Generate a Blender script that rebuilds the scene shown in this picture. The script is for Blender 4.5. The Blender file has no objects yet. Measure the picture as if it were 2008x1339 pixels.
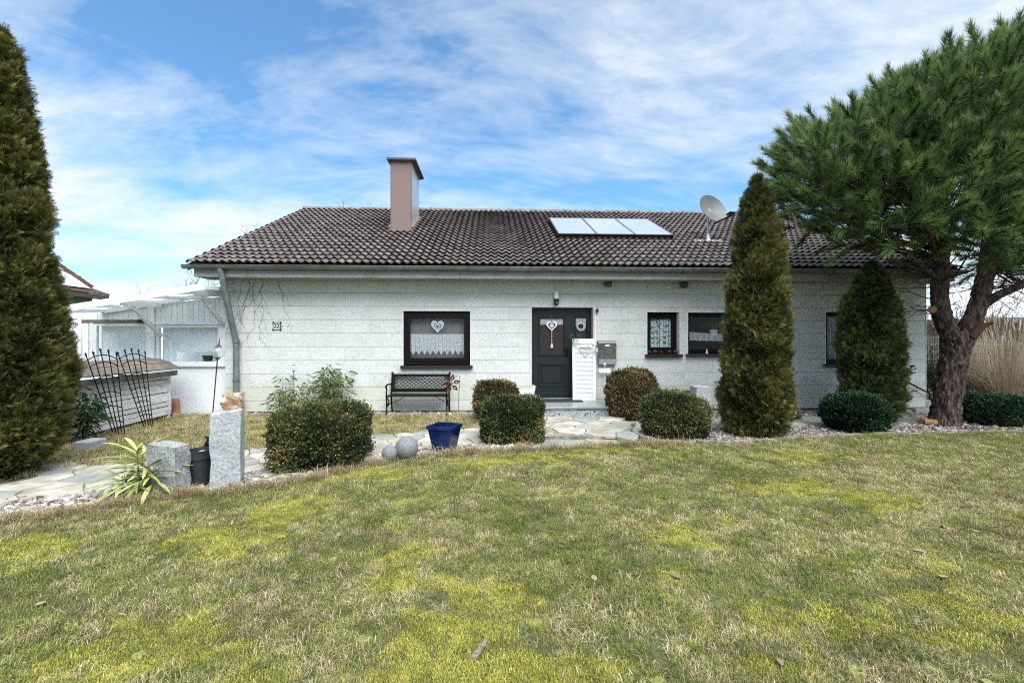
import bpy, bmesh, math, random
import numpy as np
from mathutils import Vector, Matrix
random.seed(7); rng = np.random.default_rng(11)
PI = math.pi
scene = bpy.context.scene
COL = scene.collection

# ------------------------------------------------------------------ camera
H = 1.62; FPX = 900.0; PSI = 0.045
cam_d = bpy.data.cameras.new('camera'); cam = bpy.data.objects.new('camera', cam_d); COL.objects.link(cam)
cam.location = (0, 0, H); cam.rotation_euler = (PI/2, 0, -PSI)
cam_d.sensor_width = 36; cam_d.lens = 36*FPX/2008; cam_d.shift_y = -2.5/2008
cam_d.clip_start = .05; cam_d.clip_end = 3000
scene.camera = cam
# ------------------------------------------------------------------ light
SUN_EL, SUN_AZ = math.radians(58), math.radians(160)     # azimuth clockwise from +Y (the way the camera looks)
EXPOSURE = 0.85
world = bpy.data.worlds.new('World'); scene.world = world; world.use_nodes = True
wn = world.node_tree; wn.nodes.clear()
def N(t, typ, **kw):
    n = t.nodes.new(typ)
    for k, v in kw.items():
        if k.startswith('i_'): n.inputs[k[2:].replace('_', ' ')].default_value = v
        else: setattr(n, k, v)
    return n
def math_node(t, op, a, b=None, clamp=False):
    n = t.nodes.new('ShaderNodeMath'); n.operation = op; n.use_clamp = clamp
    for i, v in enumerate((a, b)):
        if v is None: continue
        if isinstance(v, (int, float)): n.inputs[i].default_value = v
        else: t.links.new(v, n.inputs[i])
    return n.outputs[0]
def ramp(t, fac, stops):
    n = t.nodes.new('ShaderNodeValToRGB'); t.links.new(fac, n.inputs[0])
    e = n.color_ramp.elements
    while len(e) < len(stops): e.new(0.5)
    for el, (p, c) in zip(e, stops):
        el.position = p
        el.color = (c, c, c, 1) if isinstance(c, (int, float)) else (*c, 1)
    return n.outputs[0]
def mix(t, fac, a, b, mode='MIX'):
    n = t.nodes.new('ShaderNodeMix'); n.data_type = 'RGBA'; n.blend_type = mode
    for i, v in ((0, fac), (6, a), (7, b)):
        if isinstance(v, (int, float)): n.inputs[i].default_value = v
        elif isinstance(v, tuple): n.inputs[i].default_value = (*v, 1)
        else: t.links.new(v, n.inputs[i])
    return n.outputs[2]
def build_world():
    t = wn; L = t.links.new
    sky = N(t, 'ShaderNodeTexSky', sky_type='NISHITA'); sky.sun_disc = False
    sky.sun_elevation = SUN_EL; sky.sun_rotation = SUN_AZ
    sky.air_density = 1.0; sky.dust_density = .6; sky.ozone_density = 2.0
    tc = N(t, 'ShaderNodeTexCoord')
    sep = N(t, 'ShaderNodeSeparateXYZ'); L(tc.outputs['Generated'], sep.inputs[0])
    zc = math_node(t, 'MAXIMUM', sep.outputs[2], 0.0)
    zd = math_node(t, 'ADD', zc, 0.16)
    cx = math_node(t, 'DIVIDE', sep.outputs[0], zd); cy = math_node(t, 'DIVIDE', sep.outputs[1], zd)
    cmb = N(t, 'ShaderNodeCombineXYZ'); L(cx, cmb.inputs[0]); L(cy, cmb.inputs[1])
    def noise(sc, rot, scale, detail, dist, off, rough=.55):
        m = N(t, 'ShaderNodeMapping'); L(cmb.outputs[0], m.inputs[0])
        m.inputs['Rotation'].default_value = (0, 0, rot); m.inputs['Scale'].default_value = (sc[0], sc[1], 1); m.inputs['Location'].default_value = (*off, 0)
        n = N(t, 'ShaderNodeTexNoise'); L(m.outputs[0], n.inputs['Vector'])
        n.inputs['Scale'].default_value = scale; n.inputs['Detail'].default_value = detail
        n.inputs['Distortion'].default_value = dist; n.inputs['Roughness'].default_value = rough
        return n.outputs[0]
    a = noise((.5, .85), .5, .95, 10, .55, CLOUD_OFF, .64)
    b = noise((.8, 1.4), .75, 2.4, 8, .9, (1.0, 2.0), .64)
    s = math_node(t, 'ADD', math_node(t, 'MULTIPLY', a, .72), math_node(t, 'MULTIPLY', b, .28))
    hz = ramp(t, zc, [(0, .13), (.25, .03), (.42, 0.0), (.7, -0.0)])
    s2 = math_node(t, 'ADD', s, hz)
    mask = ramp(t, s2, [(.42, 0.03), (.515, .43), (.62, .95)])
    tex = noise((.5, 1.2), .4, 1.6, 6, .3, (7, 4), .5)
    cc = ramp(t, tex, [(.3, (3.9, 4.4, 4.8)), (.65, (4.9, 5.1, 5.2))])
    blue = mix(t, 1.0, sky.outputs[0], SKY_MUL, 'MULTIPLY')
    col = mix(t, mask, blue, cc)
    bg = N(t, 'ShaderNodeBackground'); L(col, bg.inputs[0]); bg.inputs[1].default_value = 0.12
    out = N(t, 'ShaderNodeOutputWorld'); L(bg.outputs[0], out.inputs[0])
CLOUD_OFF = (6.4, 2.2); SKY_MUL = (.62, .98, 1.12)
build_world()
sun_d = bpy.data.lights.new('sun', 'SUN'); sun_d.energy = 4.2; sun_d.angle = math.radians(62); sun_d.color = (1, .965, .91)
sun = bpy.data.objects.new('sun', sun_d); COL.objects.link(sun)
sdir = Vector((math.sin(SUN_AZ)*math.cos(SUN_EL), math.cos(SUN_AZ)*math.cos(SUN_EL), math.sin(SUN_EL)))
sun.rotation_euler = sdir.to_track_quat('Z', 'Y').to_euler(); sun.location = (0, -5, 12)
vs = scene.view_settings
scene.display_settings.display_device = 'sRGB'
vs.view_transform = 'Standard'; vs.look = 'None'; vs.exposure = EXPOSURE; vs.gamma = 1; vs.use_curve_mapping = False
scene.cycles.max_bounces = 8; scene.cycles.transparent_max_bounces = 16
scene.cycles.use_denoising = False; scene.cycles.filter_width = 1.15
scene.cycles.caustics_reflective = False; scene.cycles.caustics_refractive = False

# ------------------------------------------------------------------ rays through photo pixels onto real planes
cP, sP = math.cos(PSI), math.sin(PSI)
def ray(px, py):
    cx = (px-1004)/FPX; cz = (667-py)/FPX
    return (cx*cP+sP, -cx*sP+cP, cz)
def P(px, py, Y):
    d = ray(px, py); k = Y/d[1]; return Vector((k*d[0], Y, H+k*d[2]))
def G(px, py, z=0.0):
    d = ray(px, py); k = (H-z)/-d[2]; return Vector((k*d[0], k*d[1], z))
def PZ(px, py, dep):
    d = ray(px, py); return Vector((d[0]*dep, d[1]*dep, H+d[2]*dep))

# ------------------------------------------------------------------ materials
MATS = {}
def new_mat(name):
    m = bpy.data.materials.new(name); m.use_nodes = True
    t = m.node_tree; p = t.nodes['Principled BSDF']; MATS[name] = m
    return m, t, p
def mat(name, c1, c2=None, scale=8, detail=5, rough=.7, bump=0.0, bscale=None, rnd=0.0, metal=0.0, spec=.4, lo=.35, hi=.65, spk=None, stretch=(1, 1, 1), coord='Object', stain=None, weather=False):
    """noise between two colours, a speckle colour, a stain colour, brightness per object, bump"""
    m, t, p = new_mat(name); L = t.links.new
    p.inputs['Roughness'].default_value = rough; p.inputs['Metallic'].default_value = metal
    p.inputs['Specular IOR Level'].default_value = spec
    tc = N(t, 'ShaderNodeTexCoord')
    if coord == 'World': src = N(t, 'ShaderNodeNewGeometry').outputs['Position']
    else: src = tc.outputs[coord]
    oi = N(t, 'ShaderNodeObjectInfo')
    mp = N(t, 'ShaderNodeMapping'); L(src, mp.inputs[0]); mp.inputs['Scale'].default_value = stretch
    if rnd:
        off = N(t, 'ShaderNodeVectorMath', operation='SCALE'); off.inputs[0].default_value = (37, 61, 23); L(oi.outputs['Random'], off.inputs['Scale'])
        L(off.outputs[0], mp.inputs['Location'])
    def nz(sc, det=detail, rg=.6):
        n = N(t, 'ShaderNodeTexNoise'); L(mp.outputs[0], n.inputs['Vector'])
        n.inputs['Scale'].default_value = sc; n.inputs['Detail'].default_value = det; n.inputs['Roughness'].default_value = rg
        return n.outputs[0]
    col = mix(t, ramp(t, nz(scale), [(lo, 0), (hi, 1)]), c1, c2 or c1)
    if spk: col = mix(t, ramp(t, nz(spk[1], 2), [(spk[2], 0), (spk[2]+.06, spk[3] if len(spk) > 3 else 1)]), col, spk[0])
    if stain: col = mix(t, ramp(t, nz(stain[1], 6), [(stain[2], 0), (stain[2]+.15, stain[3])]), col, stain[0])
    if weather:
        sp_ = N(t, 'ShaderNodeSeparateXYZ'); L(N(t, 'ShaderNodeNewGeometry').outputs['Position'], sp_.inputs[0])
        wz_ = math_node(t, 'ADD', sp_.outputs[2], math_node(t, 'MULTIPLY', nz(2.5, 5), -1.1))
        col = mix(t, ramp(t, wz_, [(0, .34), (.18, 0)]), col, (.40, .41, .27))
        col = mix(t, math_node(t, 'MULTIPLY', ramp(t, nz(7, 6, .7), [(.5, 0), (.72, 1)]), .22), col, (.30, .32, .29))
    if rnd:
        v = math_node(t, 'ADD', math_node(t, 'MULTIPLY', oi.outputs['Random'], 2*rnd), 1-rnd)
        cb = N(t, 'ShaderNodeCombineColor'); [L(v, cb.inputs[i]) for i in range(3)]
        col = mix(t, 1.0, col, cb.outputs[0], 'MULTIPLY')
    L(col, p.inputs['Base Color'])
    if bump:
        b = N(t, 'ShaderNodeBump'); b.inputs['Strength'].default_value = 1; b.inputs['Distance'].default_value = bump
        L(nz(bscale or scale*3, 6, .65), b.inputs['Height']); L(b.outputs[0], p.inputs['Normal'])
    return m
def leaf_mat(name, stops, rough=.55, trans=.25, attr='tint', inst=False, spec=.3):
    m, t, p = new_mat(name); L = t.links.new
    a = N(t, 'ShaderNodeAttribute', attribute_name=attr)
    if inst: a.attribute_type = 'INSTANCER'
    fac_ = a.outputs['Fac']
    if inst:
        bl = N(t, 'ShaderNodeAttribute', attribute_name='blade'); fac_ = math_node(t, 'ADD', fac_, bl.outputs['Fac'])
    c = ramp(t, fac_, stops)
    L(c, p.inputs['Base Color']); p.inputs['Roughness'].default_value = rough; p.inputs['Specular IOR Level'].default_value = spec
    tr = N(t, 'ShaderNodeBsdfTranslucent'); L(c, tr.inputs[0])
    ms = N(t, 'ShaderNodeMixShader'); ms.inputs[0].default_value = trans
    L(p.outputs[0], ms.inputs[1]); L(tr.outputs[0], ms.inputs[2])
    L(ms.outputs[0], t.nodes['Material Output'].inputs[0])
    return m
def glass_mat(name, tint=(1, 1, 1), refl=1.0, rough=0.0, dirt=0.0):
    m, t, p = new_mat(name); L = t.links.new; t.nodes.remove(p)
    tr = N(t, 'ShaderNodeBsdfTransparent'); tr.inputs[0].default_value = (*tint, 1)
    gl = N(t, 'ShaderNodeBsdfGlossy'); gl.inputs['Roughness'].default_value = rough; gl.inputs[0].default_value = (1, 1, 1, 1)
    fr = N(t, 'ShaderNodeFresnel'); fr.inputs[0].default_value = 1.5
    f = math_node(t, 'MULTIPLY', fr.outputs[0], refl, True)
    f = math_node(t, 'MULTIPLY', f, math_node(t, 'SUBTRACT', 1.0, N(t, 'ShaderNodeNewGeometry').outputs['Backfacing']))
    ms = N(t, 'ShaderNodeMixShader'); L(f, ms.inputs[0]); L(tr.outputs[0], ms.inputs[1]); L(gl.outputs[0], ms.inputs[2])
    o = ms.outputs[0]
    if dirt:
        df = N(t, 'ShaderNodeBsdfTranslucent'); df.inputs[0].default_value = (.66, .70, .72, 1)
        m2 = N(t, 'ShaderNodeMixShader'); m2.inputs[0].default_value = dirt; L(o, m2.inputs[1]); L(df.outputs[0], m2.inputs[2]); o = m2.outputs[0]
    L(o, t.nodes['Material Output'].inputs[0])
    return m
def lace_mat(name, col, density, scale):
    m, t, p = new_mat(name); L = t.links.new
    tc = N(t, 'ShaderNodeTexCoord')
    v = N(t, 'ShaderNodeTexVoronoi'); L(tc.outputs['Object'], v.inputs['Vector']); v.inputs['Scale'].default_value = scale
    n = N(t, 'ShaderNodeTexNoise'); L(tc.outputs['Object'], n.inputs['Vector']); n.inputs['Scale'].default_value = scale*.35
    s = math_node(t, 'ADD', v.outputs['Distance'], math_node(t, 'MULTIPLY', n.outputs[0], .35))
    f = ramp(t, s, [(.45, density), (.8, density*.45)])
    p.inputs['Base Color'].default_value = (*col, 1); p.inputs['Roughness'].default_value = .9
    tl = N(t, 'ShaderNodeBsdfTranslucent'); tl.inputs[0].default_value = (*col, 1)
    m1 = N(t, 'ShaderNodeMixShader'); m1.inputs[0].default_value = .3; L(p.outputs[0], m1.inputs[1]); L(tl.outputs[0], m1.inputs[2])
    tr = N(t, 'ShaderNodeBsdfTransparent')
    ms = N(t, 'ShaderNodeMixShader'); L(f, ms.inputs[0]); L(tr.outputs[0], ms.inputs[1]); L(m1.outputs[0], ms.inputs[2])
    L(ms.outputs[0], t.nodes['Material Output'].inputs[0])
    return m

# ------------------------------------------------------------------ building blocks
ORG = {}
def link(o): COL.objects.link(o); return o
def tag(o, label=None, cat=None, group=None, kind=None):
    if label: o['label'] = label
    if cat: o['category'] = cat
    if group: o['group'] = group
    if kind: o['kind'] = kind
    return o
def thing(name, label, cat, loc=(0, 0, 0), rz=0.0, group=None):
    o = link(bpy.data.objects.new(name, None)); o.location = loc; o.rotation_euler = (0, 0, rz); o.empty_display_size = .2
    ORG[o.name] = (Vector(loc), rz)
    return tag(o, label, cat, group)
class MB:
    def __init__(s): s.v = []; s.f = []
    def add(s, vs, fs):
        k = len(s.v); s.v += [tuple(a) for a in vs]; s.f += [tuple(i+k for i in f) for f in fs]; return s
    def box(s, x0, x1, y0, y1, z0, z1, M=None):
        vs = [(x, y, z) for z in (z0, z1) for y in (y0, y1) for x in (x0, x1)]
        if M: vs = [M @ Vector(a) for a in vs]
        return s.add(vs, [(0, 2, 3, 1), (4, 5, 7, 6), (0, 1, 5, 4), (2, 6, 7, 3), (0, 4, 6, 2), (1, 3, 7, 5)])
    def bar(s, a, b, w, h, up=(0, 0, 1)):
        a, b = Vector(a), Vector(b); d = (b-a).normalized(); u = Vector(up)
        r = d.cross(u).normalized(); u = r.cross(d)
        vs = [p+r*i*w/2+u*j*h/2 for p in (a, b) for j in (-1, 1) for i in (-1, 1)]
        return s.add(vs, [(0, 1, 3, 2), (4, 6, 7, 5), (0, 4, 5, 1), (2, 3, 7, 6), (0, 2, 6, 4), (1, 5, 7, 3)])
    def tube(s, pts, r, n=6, cap=True):
        pts = [Vector(p) for p in pts]; rs = r if isinstance(r, (list, tuple)) else [r]*len(pts)
        ref = None; rings = []
        for i, p in enumerate(pts):
            d = (pts[min(i+1, len(pts)-1)]-pts[max(i-1, 0)])
            d = d.normalized() if d.length > 1e-9 else Vector((0, 0, 1))
            if ref is None: ref = Vector((1, 0, 0)) if abs(d.x) < .8 else Vector((0, 1, 0))
            a = (ref-d*ref.dot(d)).normalized(); ref = a; b = d.cross(a)
            rings.append([p+(a*math.cos(2*PI*k/n)+b*math.sin(2*PI*k/n))*rs[i] for k in range(n)])
        vs = [q for g in rings for q in g]; fs = []
        for i in range(len(pts)-1):
            for k in range(n): fs.append((i*n+k, i*n+(k+1) % n, (i+1)*n+(k+1) % n, (i+1)*n+k))
        if cap: fs += [tuple(range(n))[::-1], tuple(range((len(pts)-1)*n, len(pts)*n))]
        return s.add(vs, fs)
    def lathe(s, prof, c=(0, 0, 0), n=20, M=None):
        vs = []; fs = []
        for r, z in prof:
            for k in range(n):
                q = Vector((r*math.cos(2*PI*k/n), r*math.sin(2*PI*k/n), z))
                vs.append((M @ q if M else q)+Vector(c))
        for i in range(len(prof)-1):
            for k in range(n): fs.append((i*n+k, i*n+(k+1) % n, (i+1)*n+(k+1) % n, (i+1)*n+k))
        fs += [tuple(range(n))[::-1], tuple(range((len(prof)-1)*n, len(prof)*n))]
        return s.add(vs, fs)
    def prism(s, poly, d0, d1, axis='z'):
        n = len(poly)
        f = {'z': lambda a, b, d: (a, b, d), 'y': lambda a, b, d: (a, d, b), 'x': lambda a, b, d: (d, a, b)}[axis]
        vs = [f(a, b, d0) for a, b in poly]+[f(a, b, d1) for a, b in poly]
        fs = [tuple(range(n))[::-1], tuple(range(n, 2*n))]+[(i, (i+1) % n, n+(i+1) % n, n+i) for i in range(n)]
        return s.add(vs, fs)
    def sheet(s, grid):
        nr, nc = len(grid), len(grid[0])
        return s.add([q for r in grid for q in r], [(i*nc+j, i*nc+j+1, (i+1)*nc+j+1, (i+1)*nc+j) for i in range(nr-1) for j in range(nc-1)])
    def build(s, name, m, parent=None, local=False, smooth=False, bev=0, label=None):
        me = bpy.data.meshes.new(name)
        vs = s.v; org = (Vector((0, 0, 0)), 0.0)
        if parent: org = ORG.get(parent.name, org)
        if parent and not local:
            R = Matrix.Rotation(-org[1], 3, 'Z'); vs = [R @ (Vector(v)-org[0]) for v in vs]
        me.from_pydata([tuple(v) for v in vs], [], s.f)
        bm = bmesh.new(); bm.from_mesh(me); bmesh.ops.recalc_face_normals(bm, faces=bm.faces)
        if bev: bmesh.ops.bevel(bm, geom=[e for e in bm.edges if len(e.link_faces) == 2 and e.calc_face_angle(0) > .6], offset=bev, segments=1, affect='EDGES')
        if smooth:
            for f in bm.faces: f.smooth = True
            for e in bm.edges:
                if len(e.link_faces) == 2 and e.calc_face_angle(0) > .7: e.smooth = False
        bm.to_mesh(me); bm.free()
        if m: me.materials.append(m if not isinstance(m, str) else MATS[m])
        o = link(bpy.data.objects.new(name, me))
        if parent: o.parent = parent
        ORG[o.name] = org if parent else (Vector((0, 0, 0)), 0.0)
        if label: o['label'] = label
        return o
def top(mb, name, m, label, cat, loc=(0, 0, 0), group=None, kind=None, **k):
    """a thing that is one mesh, its origin at loc (mesh given in world coordinates)"""
    L = Vector(loc); mb.v = [tuple(Vector(v)-L) for v in mb.v]
    o = mb.build(name, m, None, True, **k); o.location = loc
    return tag(o, label, cat, group, kind)
def npmesh(name, V, F, m, parent=None, attrs=None, smooth=False, uniform=None):
    V = np.asarray(V, np.float32).reshape(-1, 3); F = np.asarray(F, np.int32); k = F.shape[1]
    if parent is not None:
        org = ORG[parent.name]; V = V-np.array(org[0], np.float32)
    me = bpy.data.meshes.new(name)
    me.vertices.add(len(V)); me.vertices.foreach_set('co', V.ravel())
    me.loops.add(F.size); me.loops.foreach_set('vertex_index', F.ravel())
    me.polygons.add(len(F)); me.polygons.foreach_set('loop_start', np.arange(0, F.size, k, dtype=np.int32))
    me.polygons.foreach_set('use_smooth', np.full(len(F), smooth, bool))
    me.update(calc_edges=True)
    for n, a in (attrs or {}).items():
        at = me.attributes.new(n, 'FLOAT', 'POINT'); at.data.foreach_set('value', np.asarray(a, np.float32))
    if m: me.materials.append(m if not isinstance(m, str) else MATS[m])
    o = link(bpy.data.objects.new(name, me))
    if parent is not None: o.parent = parent
    return o
def frames(d, roll):
    """(n,3,3) column bases (x,y,z) with y along d"""
    d = d/np.linalg.norm(d, axis=1, keepdims=True)
    ref = np.where(np.abs(d[:, 2:3]) < .9, np.array([[0, 0, 1.]]), np.array([[1., 0, 0]]))
    x = np.cross(d, ref); x /= np.linalg.norm(x, axis=1, keepdims=True); z = np.cross(x, d)
    c, s = np.cos(roll)[:, None], np.sin(roll)[:, None]
    return np.stack([x*c+z*s, d, z*c-x*s], axis=2)
def scatter(tv, tf, pos, R, sc):
    tv = np.asarray(tv, float); tf = np.asarray(tf)
    V = np.einsum('nij,kj->nki', R, tv)*sc[:, None, None]+pos[:, None, :]
    F = tf[None]+(np.arange(len(pos))*len(tv))[:, None, None]
    return V.reshape(-1, 3), F.reshape(-1, tf.shape[1])
def unit(n):
    v = rng.normal(size=(n, 3)); return v/np.linalg.norm(v, axis=1, keepdims=True)
_lat = rng.random((256, 256))
def vnoise(x, y, scale=1.0, seed=0, octv=3):
    x = np.asarray(x, float); y = np.asarray(y, float); r = 0; a = 1; tot = 0
    for o in range(octv):
        u = x*scale*2**o+seed*17.3+o*31.7; v = y*scale*2**o+seed*7.9+o*11.1
        i = np.floor(u).astype(int); j = np.floor(v).astype(int); fu = u-i; fv = v-j
        fu = fu*fu*(3-2*fu); fv = fv*fv*(3-2*fv)
        g = lambda p, q: _lat[p % 256, q % 256]
        r = r+a*((g(i, j)*(1-fu)+g(i+1, j)*fu)*(1-fv)+(g(i, j+1)*(1-fu)+g(i+1, j+1)*fu)*fv); tot += a; a *= .5
    return r/tot
def inside(poly, x, y):
    x = np.asarray(x, float); y = np.asarray(y, float); r = np.zeros(x.shape, bool); n = len(poly)
    for i in range(n):
        x0, y0 = poly[i][0], poly[i][1]; x1, y1 = poly[(i+1) % n][0], poly[(i+1) % n][1]
        c = (y0 > y) != (y1 > y)
        with np.errstate(divide='ignore', invalid='ignore'): xi = (x1-x0)*(y-y0)/(y1-y0+1e-12)+x0
        r ^= c & (x < xi)
    return r
def edge_dist(line, x, y):
    d = np.full(np.shape(x), 1e9)
    for a, b in zip(line[:-1], line[1:]):
        ax, ay, bx, by = a[0], a[1], b[0], b[1]; l2 = (bx-ax)**2+(by-ay)**2+1e-12
        t = np.clip(((x-ax)*(bx-ax)+(y-ay)*(by-ay))/l2, 0, 1)
        d = np.minimum(d, np.hypot(x-ax-t*(bx-ax), y-ay-t*(by-ay)))
    return d
def rect_sub(r, holes):
    out = [r]
    for h in holes:
        nx = []
        for (x0, x1, z0, z1) in out:
            if h[0] >= x1 or h[1] <= x0 or h[2] >= z1 or h[3] <= z0: nx.append((x0, x1, z0, z1)); continue
            if h[2] > z0: nx.append((x0, x1, z0, h[2]))
            if h[3] < z1: nx.append((x0, x1, h[3], z1))
            a, b = max(z0, h[2]), min(z1, h[3])
            if h[0] > x0: nx.append((x0, h[0], a, b))
            if h[1] < x1: nx.append((h[1], x1, a, b))
        out = [q for q in nx if q[1]-q[0] > .004 and q[3]-q[2] > .004]
    return out
def copy_tree(o, parent=None):
    c = o.copy(); COL.objects.link(c)
    if parent: c.parent = parent
    for ch in list(o.children): copy_tree(ch, c)
    return c

# ------------------------------------------------------------------ material library
mat('soil', (.045, .036, .026), (.085, .07, .05), 6, rough=.95, bump=.01, coord='World')
mat('meadow', (.05, .05, .025), (.10, .11, .045), 5, rough=.95, bump=.01, coord='World')
mat('lawn_ground', (.045, .05, .02), (.15, .15, .065), 60, rough=.95, bump=.01, coord='World')
mat('gravel_ground', (.13, .125, .115), (.24, .23, .21), 40, rough=.95, bump=.01, coord='World')
mat('mortar', (.17, .15, .12), (.30, .28, .24), 14, rough=.95, bump=.004, coord='World', stain=((.07, .08, .04), 3, .52, .7))
mat('flagstone', (.30, .28, .24), (.47, .45, .405), 5, rough=.75, bump=.006, rnd=.22, stain=((.22, .195, .13), 2.6, .5, .75), spk=((.25, .26, .24), 20, .62, .6))
mat('flagstone_green', (.20, .225, .205), (.30, .325, .295), 6, rough=.7, bump=.006, rnd=.12, stain=((.19, .19, .15), 3, .52, .6))
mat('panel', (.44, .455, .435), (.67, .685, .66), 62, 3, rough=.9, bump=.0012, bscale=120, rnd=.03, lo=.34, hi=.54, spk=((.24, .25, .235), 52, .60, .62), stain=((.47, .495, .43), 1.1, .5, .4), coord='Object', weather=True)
mat('panel_pink', (.47, .46, .46), (.63, .615, .62), 85, 3, rough=.85, bump=.003, bscale=120, lo=.36, hi=.58, spk=((.25, .25, .25), 70, .585, .7))
mat('core', (.10, .10, .095), (.16, .16, .15), 10, rough=.9)
mat('fascia', (.26, .265, .245), (.40, .405, .38), 60, rough=.85, spk=((.16, .16, .15), 55, .58, .6), stain=((.22, .21, .17), 2, .5, .6))
mat('white_edge', (.68, .69, .67), (.78, .79, .77), 6, rough=.6)
mat('reveal', (.52, .46, .42), (.60, .55, .50), 8, rough=.7)
mat('tile', (.066, .053, .051), (.150, .119, .113), 10, 6, rough=.62, bump=.004, bscale=60, rnd=.24, spk=((.55, .56, .53), 16, .66, .75), stain=((.20, .195, .195), 5, .5, .65), spec=.5)
mat('tile_lot', (.064, .051, .049), (.160, .123, .115), 2.6, 8, rough=.62, bump=.004, bscale=60, spk=((.5, .51, .49), 15, .68, .7), stain=((.20, .195, .195), 4, .5, .65), spec=.5)
mat('gutter', (.17, .175, .17), (.28, .285, .28), 6, rough=.45, metal=.6, stain=((.10, .075, .05), 3, .5, .6))
mat('zinc', (.15, .165, .175), (.21, .23, .24), 6, rough=.45, metal=.4)
mat('chimney_pink', (.175, .125, .115), (.23, .165, .15), 150, 3, rough=.8, bump=.002, spk=((.17, .11, .10), 120, .6, .5))
mat('alu', (.44, .45, .46), (.54, .55, .56), 3, rough=.35, metal=.35, stretch=(1, 1, 8))
mat('cap_dark', (.05, .05, .045), (.12, .115, .10), 12, rough=.8)
mat('brown_frame', (.005, .0042, .004), (.008, .0065, .006), 12, spec=.15, rough=.5, stretch=(1, 1, .2))
mat('sill', (.018, .013, .012), (.032, .024, .022), 14, rough=.35)
mat('door_grey', (.008, .0125, .0145), (.011, .016, .018), 20, spec=.35, rough=.38, bump=.0006, bscale=120)
mat('door_glass', (.020, .012, .012), (.04, .024, .022), 14, rough=.15, bump=.003, bscale=60)
mat('grey_backing', (.14, .135, .145), (.17, .165, .175), 8, rough=.8)  # plain grey; imitates reflected sky behind the wide left window
mat('film', (.50, .58, .58), (.58, .66, .66), 4, rough=.5)
mat('film_print', (.05, .06, .065), (.08, .09, .095), 8, rough=.6)
mat('curtain', (.74, .79, .80), (.84, .87, .88), 6, rough=.9)
mat('curtain_blue', (.30, .34, .38), (.44, .48, .52), 8, rough=.9, stretch=(6, 1, .4))
lace_mat('lace', (.82, .86, .88), 1.0, 60)
lace_mat('lace_dense', (.84, .86, .87), 1.0, 60)
glass_mat('glass', (.95, .96, .96), .4)
glass_mat('glass_clear', (.97, .98, .98), 1.0)
glass_mat('roof_glass', (.90, .93, .94), 1.0, .1, .86)
mat('white_paint', (.66, .675, .68), (.77, .78, .78), 3, rough=.55, stain=((.45, .44, .41), 2, .56, .5), stretch=(3, 3, .6))
mat('white_board', (.68, .70, .71), (.79, .80, .81), 3, rough=.6, rnd=.06, stain=((.40, .40, .37), 3, .55, .5), stretch=(4, 4, .5))
mat('roughcast', (.72, .74, .76), (.80, .82, .83), 40, rough=.9, bump=.006, bscale=60)
mat('slat_white', (.60, .615, .61), (.78, .79, .78), 4, rough=.7, rnd=.08, stain=((.20, .18, .15), 4, .56, .85), stretch=(.5, .5, 4), bump=.002)
mat('old_wood', (.085, .07, .058), (.19, .165, .14), 6, rough=.85, rnd=.15, stretch=(.4, 3, 3), bump=.004, spk=((.5, .5, .47), 14, .68, .8))
mat('black_iron', (.003, .003, .0033), (.008, .0075, .0075), 20, rough=.6, spec=.15)
mat('granite', (.25, .265, .275), (.42, .44, .45), 45, 4, rough=.85, bump=.012, bscale=26, spk=((.12, .13, .14), 80, .6, .7))
mat('granite_dark', (.21, .22, .225), (.36, .37, .375), 60, 3, rough=.8, bump=.003, spk=((.04, .045, .05), 75, .56, .8))
mat('step_top', (.20, .23, .235), (.32, .35, .35), 70, 3, rough=.3, spk=((.06, .07, .07), 90, .58, .7), stain=((.14, .17, .16), 2.5, .5, .5))
mat('step_front', (.34, .36, .37), (.52, .54, .55), 30, 3, rough=.75, bump=.01, spk=((.03, .03, .035), 26, .55, .9))
mat('round_stone', (.12, .127, .13), (.21, .218, .222), 50, rough=.8, bump=.004, spk=((.4, .41, .4), 60, .62, .6))
mat('ochre_rock', (.36, .22, .11), (.56, .50, .44), 5, rough=.85, bump=.03, bscale=9, lo=.42, hi=.56)
mat('terracotta', (.36, .16, .09), (.45, .23, .15), 6, rough=.8)
mat('blue_glaze', (.002, .008, .035), (.004, .022, .105), 4, rough=.12, spec=.6, stretch=(1, 1, .4))
mat('black_plastic', (.012, .014, .016), (.028, .03, .034), 20, rough=.65, spk=((.07, .075, .08), 60, .64, .6))
mat('rust_metal', (.060, .026, .02), (.12, .06, .05), 20, rough=.5, metal=.4)
mat('thin_metal', (.14, .14, .13), (.22, .21, .2), 20, rough=.5, metal=.5)
mat('mailbox_brown', (.14, .125, .117), (.18, .165, .155), 9, rough=.35, metal=.5)
mat('steel', (.36, .36, .36), (.44, .44, .44), 6, rough=.35, metal=.7)
mat('white_plastic', (.62, .63, .63), (.68, .69, .69), 6, rough=.4)
mat('white_enamel', (.64, .65, .64), (.70, .71, .70), 8, rough=.3)
mat('black_plastic_gloss', (.008, .008, .009), (.012, .012, .013), 8, rough=.3)
mat('shutter_white', (.68, .69, .69), (.74, .75, .75), 8, rough=.5, rnd=.03)
mat('doormat', (.018, .016, .015), (.035, .03, .028), 60, rough=1, bump=.006)
mat('hen_white', (.50, .51, .50), (.68, .69, .68), 18, rough=.7, bump=.006)
mat('dish_grey', (.095, .105, .112), (.115, .125, .132), 5, rough=.45)
mat('lichen_white', (.50, .51, .52), (.68, .69, .7), 20, rough=.7, bump=.01)
mat('collector_glass', (.27, .31, .335), (.30, .34, .365), 4, rough=.06, spec=1.0, metal=.0)
mat('bark', (.018, .012, .010), (.115, .075, .060), 14, 8, rough=.95, bump=.03, bscale=26, stretch=(1, 1, .4), lo=.42, hi=.6, stain=((.16, .135, .125), 16, .56, .6), coord='World')
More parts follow.
